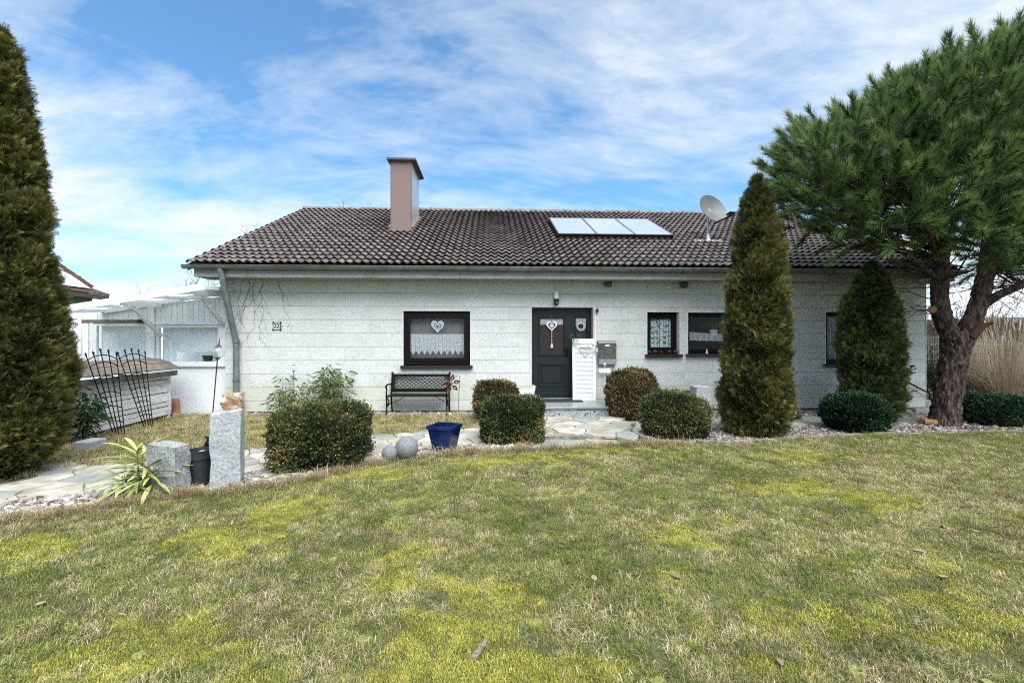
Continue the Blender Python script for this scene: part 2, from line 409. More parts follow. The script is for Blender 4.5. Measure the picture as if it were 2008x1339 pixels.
mat('bark_orange', (.045, .022, .014), (.10, .05, .032), 9, 8, rough=.95, bump=.02, bscale=16, stretch=(1, 1, .35), coord='World')
mat('cut_wood', (.24, .115, .05), (.36, .20, .10), 8, rough=.8)
mat('twig', (.035, .028, .022), (.07, .055, .045), 10, rough=.9, coord='World')
mat('twig_pale', (.06, .045, .038), (.12, .09, .075), 10, rough=.9, coord='World')
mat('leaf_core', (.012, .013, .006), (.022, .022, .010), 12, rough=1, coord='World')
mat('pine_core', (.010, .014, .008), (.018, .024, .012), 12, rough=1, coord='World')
mat('red_dark', (.055, .028, .024), (.11, .055, .045), 6, rough=.8, rnd=.2)
mat('red_tile', (.09, .036, .027), (.16, .068, .048), 5, rough=.8, rnd=.1)
mat('far_wall', (.20, .21, .20), (.28, .29, .28), 3, rough=.9)
mat('far_dark', (.03, .025, .022), (.06, .045, .04), 3, rough=.9)
mat('far_white', (.68, .70, .72), (.76, .78, .8), 2, rough=.7)
mat('galvanised', (.52, .56, .55), (.62, .66, .65), 6, rough=.5, metal=.2)
mat('concrete', (.27, .28, .285), (.36, .37, .37), 12, rough=.9, bump=.003)
mat('edging', (.13, .11, .09), (.26, .235, .20), 12, rough=.9, bump=.008, rnd=.2)
mat('plume', (.42, .34, .25), (.58, .50, .40), 12, rough=.9)
mat('cone', (.035, .014, .012), (.075, .03, .025), 60, rough=.8, rnd=.25)
mat('pebble', (.34, .32, .30), (.56, .54, .52), 30, rough=.8)
mat('deadleaf', (.13, .085, .05), (.32, .265, .18), 12, rough=.8, rnd=.35)
mat('paper_white', (.7, .72, .72), (.78, .8, .8), 6, rough=.8)
leaf_mat('thuja_leaf', [(0, (.026, .030, .009)), (.45, (.092, .10, .026)), (.8, (.175, .175, .047)), (1, (.25, .20, .075))], trans=.25)
leaf_mat('thuja_green', [(0, (.022, .038, .014)), (.5, (.085, .112, .036)), (.85, (.165, .19, .06)), (1, (.22, .19, .08))], trans=.2)
leaf_mat('box_leaf', [(0, (.012, .022, .010)), (.45, (.058, .076, .024)), (.8, (.135, .15, .046)), (1, (.24, .19, .085))], trans=.18, rough=.4)
leaf_mat('box_brown', [(0, (.03, .028, .012)), (.4, (.085, .072, .028)), (.75, (.17, .125, .055)), (1, (.26, .19, .10))], trans=.18, rough=.5)
leaf_mat('box_dark', [(0, (.005, .016, .009)), (.5, (.020, .048, .022)), (1, (.055, .095, .04))], trans=.15, rough=.4)
leaf_mat('pine_needle', [(0, (.026, .050, .015)), (.4, (.085, .145, .042)), (.75, (.19, .265, .09)), (1, (.34, .40, .20))], trans=.38, rough=.45)
leaf_mat('bamboo_leaf', [(0, (.05, .085, .022)), (.5, (.13, .185, .058)), (1, (.27, .29, .12))], trans=.35)
leaf_mat('bamboo_yellow', [(0, (.09, .15, .03)), (.5, (.22, .27, .07)), (1, (.45, .45, .17))], trans=.35)
leaf_mat('bamboo_dark', [(0, (.012, .032, .012)), (.5, (.035, .07, .026)), (1, (.09, .13, .05))], trans=.3)
leaf_mat('straw_blade', [(0, (.34, .25, .16)), (.5, (.54, .43, .31)), (1, (.72, .63, .50))], trans=.2)
leaf_mat('fern_green', [(0, (.02, .05, .015)), (1, (.07, .12, .04))], trans=.3)
leaf_mat('grass_green', [(0, (.105, .128, .034)), (.5, (.205, .24, .06)), (1, (.38, .385, .12))], trans=.3, inst=True)
leaf_mat('grass_straw', [(0, (.20, .155, .08)), (.5, (.42, .345, .19)), (1, (.66, .585, .38))], trans=.2, inst=True)
leaf_mat('grass_moss', [(0, (.23, .235, .045)), (.5, (.43, .425, .085)), (1, (.64, .60, .16))], trans=.3, inst=True)
leaf_mat('pebble_inst', [(0, (.085, .058, .045)), (.35, (.25, .22, .20)), (.75, (.43, .415, .395)), (1, (.58, .57, .55))], trans=0, inst=True, rough=.8)
# ------------------------------------------------------------------ ground
W = 10.5                                   # the house front stands on the plane Y = W
def grid_ground():
    ys = np.concatenate([np.linspace(-30, 40, 15), [80, 200, 600, 1500]]); xs = np.concatenate([[-1500, -400, -100], np.linspace(-40, 40, 17), [100, 400, 1500]])
    g = [[(x, y, -.06) for x in xs] for y in ys]
    tag(MB().sheet(g).build('ground', 'meadow'), kind='structure', label='bare soil the whole garden lies on')
grid_ground()

# ------------------------------------------------------------------ the house
house = thing('bungalow', 'long single storey bungalow with speckled pale panels and brown tiled roof', 'house', (2.2, W, 0))
def wx(px): return P(px, 700, W).x
def wz(px, py): return P(px, py, W).z
XL, XR = wx(443), wx(1815)
def opening(px0, py0, px1, py1):
    pm = (px0+px1)/2
    return (wx(px0), wx(px1), wz(pm, py1), wz(pm, py0))
OP_W1 = opening(790, 610, 923, 719); OP_D = opening(1042, 603, 1164, 786); OP_W2 = opening(1268, 612, 1333, 697)
OP_W3 = opening(1348, 613, 1478, 696); OP_W4 = opening(1618, 612, 1702, 716)
OP_D = (OP_D[0], OP_D[1], .24, OP_D[3])
OPS = [OP_W1, OP_D, OP_W2, OP_W3, OP_W4]
ROOF_Y0 = W-.66; ROOF_Z0 = 3.20; TANP = .47; RISE = 6.12
RY = ROOF_Y0+RISE; RZ = ROOF_Z0+TANP*RISE
ang = math.atan(TANP); cA, sA = math.cos(ang), math.sin(ang)
VX0, VX1 = XL-.44, XR+.24
WT = 3.34
def build_walls():
    mb = MB()
    for (a, b, c, d) in rect_sub((XL+.04, XR-.04, -.05, WT), OPS): mb.box(a, b, W+.045, W+.30, c, d)
    yb = RY+(RY-W)
    mb.box(XL+.04, XL+.30, W+.303, yb, -.05, WT); mb.box(XR-.30, XR-.04, W+.303, yb, -.05, WT); mb.box(XL+.303, XR-.303, yb-.25, yb, -.05, WT)
    mb.box(XL+.303, XR-.303, W+3.2, W+3.3, -.05, WT-.01); mb.box(XL+.303, XR-.303, W+.31, W+3.19, 2.75, 2.85); mb.box(XL+.303, XR-.303, W+.31, W+3.19, .1, .2)
    for x in (XL+.04, XR-.29):              # gables
        mb.prism([(W+.05, WT), (yb, WT), (RY, RZ-.25)], x, x+.25, 'x')
    mb.build('wall', 'core', house)
    MB().box(XL+.05, XR-.05, W+.03, W+.044, -.06, .06).build('plinth', 'core', house)
    zs = [.022, .262]+[.262+.303*k for k in range(1, 11)]; zs[-1] = WT-.005
    r = random.Random(3); n = 0
    for i in range(len(zs)-1):
        x = XL; off = r.uniform(.25, .66) if i % 2 else r.uniform(.5, .66); first = True
        while x < XR-.01:
            w = off if first else .66; first = False
            x1 = min(x+w, XR)
            if XR-x1 < .12: x1 = XR
            rects = rect_sub((x+.0006, x1-.0006, zs[i]+.003, zs[i+1]-.003), OPS)
            if rects:
                p = MB(); dy = r.uniform(0, .0025)
                for (a, b, c, d) in rects: p.box(a, b, W-dy, W+.042, c, d)
                pink = (i == 0 and wx(812) < x+.2 < wx(878)) or (i == 0 and r.random() < .06)
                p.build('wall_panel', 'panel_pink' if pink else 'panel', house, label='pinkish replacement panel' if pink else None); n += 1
            x = x1
    for x in (XL-.012, XR+.002):
        MB().box(x, x+.010, W-.008, W+.05, .0, WT).build('corner_trim', 'white_edge', house)
build_walls()

def build_roof():
    Lr = RISE/cA; nrow = 22; gauge = Lr/nrow; ncol = 50; tw = (VX1-VX0)/ncol
    us = np.linspace(0, 1, 17)
    prof = .046*np.clip(.5-.5*np.cos(2*PI*np.mod(us*2, 1)**.8), 0, 1)**1.4
    TL = gauge+.05
    def tile_geo(thick=.044):
        vs = []; fs = []
        n = len(us)
        for (yy, zz) in ((0, .060), (TL, .002)):
            for u, h in zip(us, prof): vs.append(((u)*tw, yy, h+zz))
        for u, h in zip(us, prof): vs.append((u*tw, 0.040, h+.058-thick))
        for i in range(n-1):
            fs.append((i, i+1, n+i+1, n+i)); fs.append((2*n+i, 2*n+i+1, i+1, i))
        return vs, fs
    tv, tf = tile_geo()
    M = Matrix(((1, 0, 0), (0, cA, -sA), (0, sA, cA)))
    tv = [tuple(M @ Vector(v)) for v in tv]
    cx0, cx1 = P(762, 460, 12.8).x, P(812, 457, 12.8).x
    hole = lambda X, y: False
    def tile_org(r, c): return Vector((VX0+c*tw, ROOF_Y0+r*gauge*cA, ROOF_Z0+r*gauge*sA))
    me = None
    rr = random.Random(5)
    rest = MB()
    for r in range(nrow):
        for c in range(ncol):
            o = tile_org(r, c)+Vector((0, 0, rr.uniform(-.003, .004)))
            if r < 6:
                if me is None:
                    t0 = MB(); t0.v = tv; t0.f = tf; ob = t0.build('roof_tile', 'tile', house, True, smooth=True); me = ob.data
                else:
                    ob = link(bpy.data.objects.new('roof_tile', me)); ob.parent = house
                ob.location = o-ORG[house.name][0]
                ob.rotation_euler = (rr.uniform(-.006, .006), rr.uniform(-.004, .004), rr.uniform(-.004, .004))
            else:
                rest.add([Vector(v)+o for v in tv], tf)
    ro = rest.build('tile_field', 'tile_lot', house, smooth=True); ro['kind'] = 'stuff'
    # back slope, decking, ridge
    d = MB()
    d.add([(VX0+.02, ROOF_Y0+.03, ROOF_Z0-.02), (VX1-.02, ROOF_Y0+.03, ROOF_Z0-.02), (VX1-.02, RY, RZ-.035), (VX0+.02, RY, RZ-.035), (VX1-.02, RY+RISE, ROOF_Z0-.02), (VX0+.02, RY+RISE, ROOF_Z0-.02)], [(0, 1, 2, 3), (3, 2, 4, 5)])
    d.build('roof_deck', 'cap_dark', house)
    x = VX0-.02; rm = None
    while x < VX1-.1:
        if rm is None:
            p = MB(); L = .43; pr = [(.135*math.cos(a), .115*math.sin(a)) for a in np.linspace(PI+.15, -.15, 9)]
            g = [[(0, a*1.06, b*1.06) for a, b in pr], [(L, a*.94, b*.94) for a, b in pr]]
            p.sheet(g); g2 = [[(0, a*1.06, b*1.06) for a, b in pr], [(0, a*.9, b*.9) for a, b in pr]]; p.sheet(g2)
            ob = p.build('ridge_tile', 'tile', house, True, smooth=True); rm = ob.data
        else: ob = link(bpy.data.objects.new('ridge_tile', rm)); ob.parent = house
        ob.location = Vector((x, RY, RZ-.015+rr.uniform(-.006, .008)))-ORG[house.name][0]; ob.rotation_euler = (0, .012+rr.uniform(-.01, .01), rr.uniform(-.01, .01))
        x += .385
    # barge boards
    for xs in (VX0, VX1):
        for sg in (0, 1):
            a = Vector((xs, ROOF_Y0+.05, ROOF_Z0-.055)); b = Vector((xs, RY, RZ-.055))
            if sg: a.y = 2*RY-a.y
            MB().bar(a, b, .03, .13).build('barge_board', 'fascia', house)
build_roof()

def build_eaves():
    y0 = W-.56
    x0, x1 = VX0+.10, VX1-.10
    n = 9
    for k in range(n):
        a = x0+(x1-x0)*k/n; b = x0+(x1-x0)*(k+1)/n
        MB().box(a+.002, b-.002, y0, y0+.03, 2.955, 3.135).build('fascia_board', 'fascia', house)
        MB().box(a+.002, b-.002, y0+.031, W+.03, 2.96, 2.985).build('soffit_board', 'fascia', house)
    g = MB(); R = .072; gy = ROOF_Y0+.005; gz = 3.175
    pr = [(gy+R*math.cos(a), gz+R*math.sin(a)) for a in np.linspace(PI, 2*PI, 11)]
    pr = [(gy-R-.012, gz+.006), (gy-R-.006, gz+.012)]+pr
    g.sheet([[(x, a, b) for a, b in pr] for x in np.linspace(VX0-.06, VX1+.06, 30)])
    g.prism([(a, b) for a, b in pr[2:]], VX0-.062, VX0-.058, 'x'); g.prism([(a, b) for a, b in pr[2:]], VX1+.058, VX1+.062, 'x')
    g.build('gutter', 'gutter', house, smooth=True)
    x = VX0+.5
    while x < VX1:
        b = MB(); b.tube([(x, gy-R-.014, gz+.012), (x, gy-R*.72, gz-R*.78), (x, gy, gz-R-.008), (x, y0-.002, gz-.07)], .009, 5)
        b.build('gutter_bracket', 'gutter', house); x += .67
    # downpipe
    ax = P(431, 540, gy).x
    p0 = Vector((ax, gy, gz-.06)); p1 = Vector((ax+.02, gy+.01, gz-.14)); p2 = P(459, 655, W-.10); p3 = P(463, 670, W-.09); p4 = Vector((p3.x, p3.y, .30)); p3.z = min(p3.z, 1.62)
    d = MB(); d.tube([p0, p1, p2, p3, p4], .062, 12)
    dp = d.build('downpipe', 'zinc', house, smooth=True)
    c = MB(); c.tube([p3+Vector((0, 0, .05)), p3-Vector((0, 0, .02))], .078, 12); c.tube([Vector((p3.x, p3.y, .75)), Vector((p3.x, p3.y, .71))], .072, 12)
    c.build('pipe_collar', 'zinc', dp, smooth=True)
    for (px, py) in ((1192, 558), (1341, 560)):
        q = P(px, py, W-.12); k = MB()
        k.lathe([(.02, .09), (.085, .07), (.10, .03), (.09, -.02), (.05, -.055), (.01, -.06)], (q.x, q.y, q.z), 12); k.box(q.x-.05, q.x+.05, q.y-.03, W-.006, q.z+.02, q.z+.07)
        k.build('eave_fitting', 'cap_dark', house, smooth=True)
build_eaves()

def build_chimney():
    y0 = 12.85; x0 = P(766, 440, y0).x; x1 = P(807, 440, y0).x; y1 = 14.2
    zt = P(790, 316, y0).z
    zf = ROOF_Z0+TANP*(y0-ROOF_Y0)
    c = MB(); c.box(x0, x1, y0, y0+.06, zf-.2, zt); ch = c.build('chimney', 'chimney_pink', house)
    def sub(mb, n, m): mb.build(n, m, ch)
    nb = 3; L = (y1-y0-.062)/nb
    for k in range(nb):
        sub(MB().box(x1-.03, x1, y0+.062+k*L+.004, y0+.062+(k+1)*L-.004, zf-.2, zt), 'cladding_sheet', 'alu')
    sub(MB().box(x0, x1-.032, y0+.062, y1, zf-.2, zt), 'chimney_core', 'chimney_pink')
    k = MB(); k.box(x0-.09, x1+.13, y0-.10, y1+.12, zt+.002, zt+.055); k.box(x0-.04, x1+.06, y0-.05, y1+.06, zt-.03, zt+.0)
    sub(k, 'chimney_cap', 'cap_dark')
    for xx in (x0+.008, x1-.008): sub(MB().box(xx-.012, xx+.010, y0-.006, y0-.001, zf, zt-.035), 'edge_strip', 'mailbox_brown')
    f = MB(); f.box(x0-.03, x1+.03, y0-.05, y0-.008, zf-.03, zf+.13); 
    a = Vector((x1+.03, y0-.06, zf+.09)); b = Vector((x1+.03, y1, zf+.09+TANP*(y1-y0+.06)))
    f.bar(a, b, .06, .10); f.bar(a+Vector((x0-x1-.06, 0, 0)), b+Vector((x0-x1-.06, 0, 0)), .06, .10)
    sub(f, 'flashing', 'chimney_pink')
build_chimney()

# ---- windows and door
def frame_mb(a, b, c, d, w, y0, y1, wb=None):
    m = MB(); wb = wb or w
    m.box(a, b, y0, y1, d-w, d); m.box(a, b, y0, y1, c, c+wb); m.box(a, a+w, y0, y1, c+wb, d-w); m.box(b-w, b, y0, y1, c+wb, d-w)
    return m
def window(op, rec, fw, sill_px, sash=.05, dark=True):
    a, b, c, d = op; y = W+rec
    fr = frame_mb(a+.012, b-.012, c+.05, d-.012, fw*.5, y, y+.07).build('window', 'brown_frame', house)
    s = fw*.5+.001
    sa = frame_mb(a+.012+s, b-.012-s, c+.05+s, d-.012-s, fw*.5+.01, y-.014, y+.05, fw*.5+.02); sa.build('sash', 'brown_frame', fr, bev=.004)
    MB().box(a+.012+s+.03, b-.012-s-.03, y+.018, y+.024, c+.05+s+.03, d-.012-s-.03).build('pane', 'glass', fr)
    sl = MB(); sl.box(a-.045, b+.045, W-.075, y-.002, c-.012, c+.03); sl.box(a-.045, b+.045, W-.075, W-.060, c-.045, c-.012)
    sl.build('window_sill', 'sill', fr, bev=.004)
    rv = MB(); rv.box(a-.006, a+.010, W-.012, y+.07, c+.032, d); rv.box(b-.010, b+.006, W-.012, y+.07, c+.032, d); rv.box(a-.006, b+.006, W-.012, y+.07, d+.001, d+.014)
    rv.build('window_surround', 'white_edge', fr)
    return fr, (a+.012+fw+.01, b-.012-fw-.01, c+.05+fw+.02, d-.012-fw-.01, y)
w1, in1 = window(OP_W1, .05, .13, 0)
w2, in2 = window(OP_W2, .16, .12, 0)
w3, in3 = window(OP_W3, .12, .075, 0)
w4, in4 = window(OP_W4, .07, .07, 0)
def wavy(a, b, z0, z1, y, amp, per, cols=60, rows=8, bottom=None, seed=1):
    r = random.Random(seed); ph = r.random()*6; g = []
    for i in range(rows+1):
        row = []
        for j in range(cols+1):
            x = a+(b-a)*j/cols; zb = bottom(x) if bottom else z0
            z = z1+(zb-z1)*i/rows
            row.append((x, y+amp*math.sin(2*PI*x/per+ph+.6*math.sin(x*5)), z))
        g.append(row)
    return MB().sheet(g)
def heart_pts(cx, cz, w, h, n=26):
    out = []
    for k in range(n):
        t = 2*PI*k/n; x = 16*math.sin(t)**3; z = 13*math.cos(t)-5*math.cos(2*t)-2*math.cos(3*t)-math.cos(4*t)
        out.append((cx+x/32*w, cz+(z+2.5)/29*h))
    return out
def ring_prism(mb, outer, inner, y0, y1):
    n = len(outer)
    vs = [(a, y0, b) for a, b in outer]+[(a, y0, b) for a, b in inner]+[(a, y1, b) for a, b in outer]+[(a, y1, b) for a, b in inner]
    fs = []
    for i in range(n):
        j = (i+1) % n
        fs += [(i, j, n+j, n+i), (2*n+i, 3*n+i, 3*n+j, 2*n+j), (i, 2*n+i, 2*n+j, j), (n+i, n+j, 3*n+j, 3*n+i)]
    return mb.add(vs, fs)
def soft_things():
    a, b, c, d, y = in1
    zig = lambda x: c+.06+.11*abs(((x-a)/.128) % 1-.5)*2
    t = wavy(a-.02, b+.02, c+.02, P(857, 655, y+.06).z, y+.06, .010, .09, 220, 6, zig, 2)
    top(t, 'lace_curtain', 'lace', 'short white lace curtain with zigzag hem inside the wide left window', 'curtain', (P(857, 690, y+.06).x, y+.06, c))
    MB().box(a-.06, b+.06, y+.16, y+.165, c-.03, d+.05).build('grey_backing', 'grey_backing', w1)  # added grey sheet, its colour stands in for sky reflected in the pane
    q = P(858, 641, y+.03); m = MB(); n = 40
    out = heart_pts(q.x, q.z, .30, .29, n); o2 = []
    for k, (x, z) in enumerate(out):
        f = 1+.07*math.cos(k*PI*.9); o2.append((q.x+(x-q.x)*f, q.z+(z-q.z)*f))
    ring_prism(m, o2, heart_pts(q.x, q.z+.0, .17, .165, n), y+.034, y+.04)
    ring_prism(m, heart_pts(q.x, q.z+.005, .125, .12, n), heart_pts(q.x, q.z+.005, .07, .065, n), y+.034, y+.04)
    for k in range(0, n, 5):
        i1 = heart_pts(q.x, q.z, .18, .175, n)[k]; i2 = heart_pts(q.x, q.z+.005, .12, .11, n)[k]; m.bar((i1[0], y+.037, i1[1]), (i2[0], y+.037, i2[1]), .012, .005, (0, 1, 0))
    m.tube([(q.x, y+.037, q.z+.09), (q.x, y+.037, d)], .002, 4)
    top(m, 'heart_doily', 'lace_dense', 'white crocheted heart hanging high in the wide left window', 'window ornament', (q.x, y+.037, q.z))
    # window 2: privacy film printed with bamboo
    a, b, c, d, y = in2
    MB().box(a-.01, b+.01, y+.03, y+.032, c-.01, d+.01).build('privacy_film', 'film', w2)
    r = random.Random(4); m = MB(); yy = y+.027
    for k in range(7):
        x = a+(b-a)*(k+.5)/7+r.uniform(-.02, .02); z = c
        while z < d-.02:
            h = r.uniform(.10, .17); z1 = min(z+h, d)
            m.box(x-.006, x+.006, yy-.001, yy, z+.004, z1-.004)
            for s in range(3):
                an = r.uniform(-1, 1); l = r.uniform(.05, .09); sx = r.choice((-1, 1))
                p0 = Vector((x, yy-.0012*(1+s*.2), z1)); p1 = p0+Vector((sx*l*.8*abs(math.cos(an)), 0, -l*.6*math.sin(an)-l*.3)); nn = Vector((-(p1-p0).z, 0, (p1-p0).x)).normalized()*.010; mid = (p0+p1)/2
                m.add([p0, mid+nn, p1, mid-nn], [(0, 1, 2, 3)])
            z = z1
    m.v = [(min(max(x, a-.008), b+.008), y_, min(max(z, c-.008), d+.008)) for x, y_, z in m.v]
    m.build('bamboo_print', 'film_print', w2)
    # window 3: cafe curtain, spider plant, figure
    a, b, c, d, y = in3
    z1 = P(1390, 654, y+.05).z; z0 = P(1390, 668, y+.05).z
    g = []
    for i in range(6):
        row = []
        for j in range(81):
            f = j/80; x = a-.02+(b-a+.04)*f; sag = .05*(1-(2*f-1)**2)-.02
            zt = z1+.03-sag*.9; zb = z0-sag*.5+(.012*abs(math.sin(f*60)))
            row.append((x, y+.06+.008*math.sin(f*70), zt+(zb-zt)*i/5))
        g.append(row)
    top(MB().sheet(g), 'cafe_curtain', 'lace_dense', 'narrow white scalloped curtain strip across the dark kitchen window', 'curtain', (P(1390, 660, y+.06).x, y+.06, z0))
    q = P(1399, 653, y+.13); pl = thing('spider_plant', 'spider plant in a white pot inside the dark kitchen window', 'houseplant', (q.x, q.y, q.z-.06))
    MB().lathe([(.07, 0), (.10, .13), (.105, .14), (.09, .14)], (q.x, q.y, q.z-.06), 14).build('pot', 'white_plastic', pl, smooth=True)
    fl = MB()
    for k in range(46):
        an = r.random()*2*PI; l = r.uniform(.2, .36); up = r.uniform(.10, .26); pts = [(q.x+math.cos(an)*l*t, q.y+.6*math.sin(an)*l*t*.6, q.z+.07+up*math.sin(t*2.4)-.06*t*t) for t in (0, .33, .66, 1)]
        w = .009
        for i in range(3):
            A, B = Vector(pts[i]), Vector(pts[i+1]); s = Vector((0, 0, w)) if abs(math.cos(an)) > .5 else Vector((w, 0, 0))
            fl.add([A-s, A+s, B+s*.7, B-s*.7], [(0, 1, 2, 3)])
    o = fl.build('leaves', 'fern_green', pl)
    at = o.data.attributes.new('tint', 'FLOAT', 'POINT'); at.data.foreach_set('value', np.repeat(rng.random(len(o.data.vertices)//12+1), 12)[:len(o.data.vertices)])
    q = P(1386, 680, y-.06); zz = OP_W3[2]+.031
    m = MB(); m.lathe([(.03, 0), (.034, .01), (.02, .03), (.022, .06), (.012, .075), (.018, .085), (.012, .105), (.002, .11)], (q.x, q.y, zz), 10)
    top(m, 'sill_figurine', 'white_plastic', 'tiny white figurine standing on the kitchen window sill', 'figurine', (q.x, q.y, zz), smooth=True)
    for k in range(5):
        xx = wx(1273+k*13)+r.uniform(-.02, .02); m = MB(); s = r.uniform(.042, .055)
        prof = [(s*.3, 0)]+[(s*(math.sin(PI*(i+.5)/9))*(1.0+.16*(i % 2)), s*2*i/9+.002) for i in range(1, 9)]+[(.003, s*2)]
        m.lathe(prof, (xx, W+.035, OP_W2[2]+.031), 10)
        top(m, 'pine_cone', 'cone', ('reddish pine cone at the left end of the small window sill', 'reddish pine cone, second from the left on the small window sill', 'reddish pine cone in the middle of the small window sill', 'reddish pine cone, second from the right on the small window sill', 'dark pine cone at the right end of the small window sill')[k], 'pine cone', (xx, W+.035, OP_W2[2]+.031), 'pine cones on the window sill')
    # window 4 curtains
    a, b, c, d, y = in4
    g1 = wavy(a-.02, (a+b)/2-.03, c, d, y+.07, .028, .11, 60, 6, None, 4)
    top(g1, 'long_curtain', 'curtain_blue', 'bluish grey folded curtain behind the tall window by the rightmost thuja', 'curtain', ((a+b)/2, y+.07, c))
    MB().box(a-.05, b+.05, y+.2, y+.21, c-.03, d+.03).build('grey_backing', 'grey_backing', w4)
soft_things()

def build_door():
    a, b, c, d = OP_D; y = W+.20; zb = P(1085, 779, y).z
    c0 = zb-.03
    dm = P(1122, 700, y).x                        # meeting line of leaf and side light
    fr = MB(); fr.box(a+.012, b-.012, y+.0, y+.08, d-.06, d-.012); fr.box(a+.012, a+.06, y, y+.08, c0, d-.061); fr.box(b-.06, b-.012, y, y+.08, c0, d-.061)
    do = fr.build('front_door', 'door_grey', house)
    rv = MB(); rv.box(a-.03, a+.010, W-.012, y+.08, .26, d); rv.box(b-.010, b+.045, W-.012, y+.08, .26, d); rv.box(a-.03, b+.045, W-.012, y+.08, d+.001, d+.012)
    rv.build('door_surround', 'reveal', do)
    MB().box(a-.034, a-.031+.004, W-.016, W+.02, .26, d+.01).build('edge_strip', 'white_edge', do)
    MB().box(b+.020, b+.050, W-.018, W-.0125, .26, d+.01).build('edge_strip', 'white_edge', do)
    la, lb = a+.062, dm
    def zz(py): return P(1085, py, y).z
    gx0, gx1 = P(1059, 700, y).x, P(1105, 700, y).x
    gz0, gz1 = zz(694), zz(624)
    lf = MB()
    for (p, q, r_, s) in rect_sub((la, lb, c0+.02, d-.062), [(gx0, gx1, gz0, gz1)]): lf.box(p, q, y-.012, y+.05, r_, s)
    lf.build('door_leaf', 'door_grey', do)
    def mould(x0, x1, z0, z1, w, dep): return frame_mb(x0, x1, z0, z1, w, y-.012-dep, y-.0125)
    mould(gx0-.05, gx1+.05, gz0-.05, gz1+.04, .045, .022).build('moulding', 'door_grey', do, bev=.008)
    px0, px1 = P(1056, 700, y).x, P(1107, 700, y).x; pz0, pz1 = zz(757), zz(712)
    mould(px0, px1, pz0, pz1, .04, .022).build('moulding', 'door_grey', do, bev=.008)
    MB().box(px0+.075, px1-.075, y-.030, y-.0128, pz0+.07, pz1-.07).build('raised_panel', 'door_grey', do, bev=.014)
    MB().box(la, lb, y-.030, y-.0126, c0+.021, c0+.14).build('kick_board', 'door_grey', do, bev=.004)
    MB().box(la, b-.06, y-.035, y+.02, c0-.01, c0+.019).build('threshold', 'alu', do)
    MB().box(gx0, gx1, y+.012, y+.018, gz0, gz1).build('pane', 'door_glass', do)
    sx0, sx1 = P(1129, 650, y).x, P(1150, 650, y).x; sz0, sz1 = zz(694), zz(622)
    sl = MB()
    for (p, q, r_, s) in rect_sub((dm+.004, b-.062, c0+.02, d-.062), [(sx0, sx1, sz0, sz1)]): sl.box(p, q, y+.0, y+.055, r_, s)
    sl.build('side_light', 'door_grey', do)
    frame_mb(sx0-.035, sx1+.035, sz0-.035, sz1+.035, .032, y-.018, y-.001).build('moulding', 'door_grey', do, bev=.006)
    MB().box(sx0, sx1, y+.03, y+.036, sz0, sz1).build('pane', 'door_glass', do, label='grey textured side pane')
    h = MB(); hx = P(1112, 700, y).x
    h.box(hx-.018, hx+.018, y-.02, y-.0125, zz(700), zz(680)); h.tube([(hx, y-.02, zz(685)), (hx, y-.06, zz(685)), (hx-.09, y-.062, zz(686))], .010, 8)
    h.tube([(hx, y-.02, zz(697)), (hx, y-.03, zz(697))], .014, 8)
    h.build('door_handle', 'black_iron', do)
    # things on the door
    m = wavy(gx0+.01, gx1-.01, 0, zz(625), y+.007, .002, .05, 30, 3, lambda x: zz(636)-.012*abs(math.sin((x-gx0)*60)), 3)
    top(m, 'lace_valance', 'lace_dense', 'white lace strip along the top of the front door pane', 'curtain', (gx0, y+.007, zz(636)))
    m = wavy(sx0+.005, sx1-.005, 0, zz(624), y+.024, .002, .05, 20, 3, lambda x: zz(636)-.02*abs((x-(sx0+sx1)/2)/.1), 3)
    top(m, 'lace_valance', 'lace_dense', 'small white lace strip in the narrow side light of the door', 'curtain', (sx0, y+.024, zz(636)))
    q = P(1082, 640, y-.05); m = MB()
    ring_prism(m, heart_pts(q.x, q.z, .265, .25, 30), heart_pts(q.x, q.z+.006, .165, .155, 30), y-.06, y-.035)
    ht = thing('door_heart', 'open white wooden heart with beaded tassel hanging on the front door', 'door ornament', (q.x, y-.05, q.z-.15))
    m.build('heart_ring', 'white_enamel', ht, bev=.004)
    MB().prism(heart_pts(q.x, q.z+.008, .10, .095, 20), y-.058, y-.040, 'y').build('inner_heart', 'white_enamel', ht)
    MB().tube([(q.x, y-.048, q.z+.10), (q.x, y-.03, zz(617))], .004, 5).build('hanging_ribbon', 'thin_metal', ht)
    t = MB(); z = q.z-.115
    for k in range(9): t.lathe([(.003, 0), (.010+.006*(k % 3 == 0), -.014), (.003, -.03)], (q.x, y-.05, z), 8); z -= .031
    for s in (-1, 0, 1): t.tube([(q.x, y-.05, z+.02), (q.x+s*.018, y-.05, z-.05), (q.x+s*.022, y-.05, z-.11)], .010, 6)
    t.build('tassel', 'hen_white', ht)
    q = P(1139, 640, y-.02); m = MB(); r = random.Random(2)
    for k in range(40):
        an = 2*PI*k/40; rr = .075+r.uniform(-.006, .006); m.lathe([(.002, -.016), (.017, 0), (.002, .016)], (q.x+rr*math.cos(an), y-.03+r.uniform(-.01, .01), q.z+rr*math.sin(an)), 6)
        m.tube([(q.x+rr*math.cos(an), y-.03, q.z+rr*math.sin(an)), (q.x+(rr+.035)*math.cos(an+.3), y-.035, q.z+(rr+.035)*math.sin(an+.3))], .004, 4)
    top(m, 'door_wreath', 'hen_white', 'small white wreath hanging on the narrow side light of the door', 'wreath', (q.x, y-.03, q.z))
build_door()

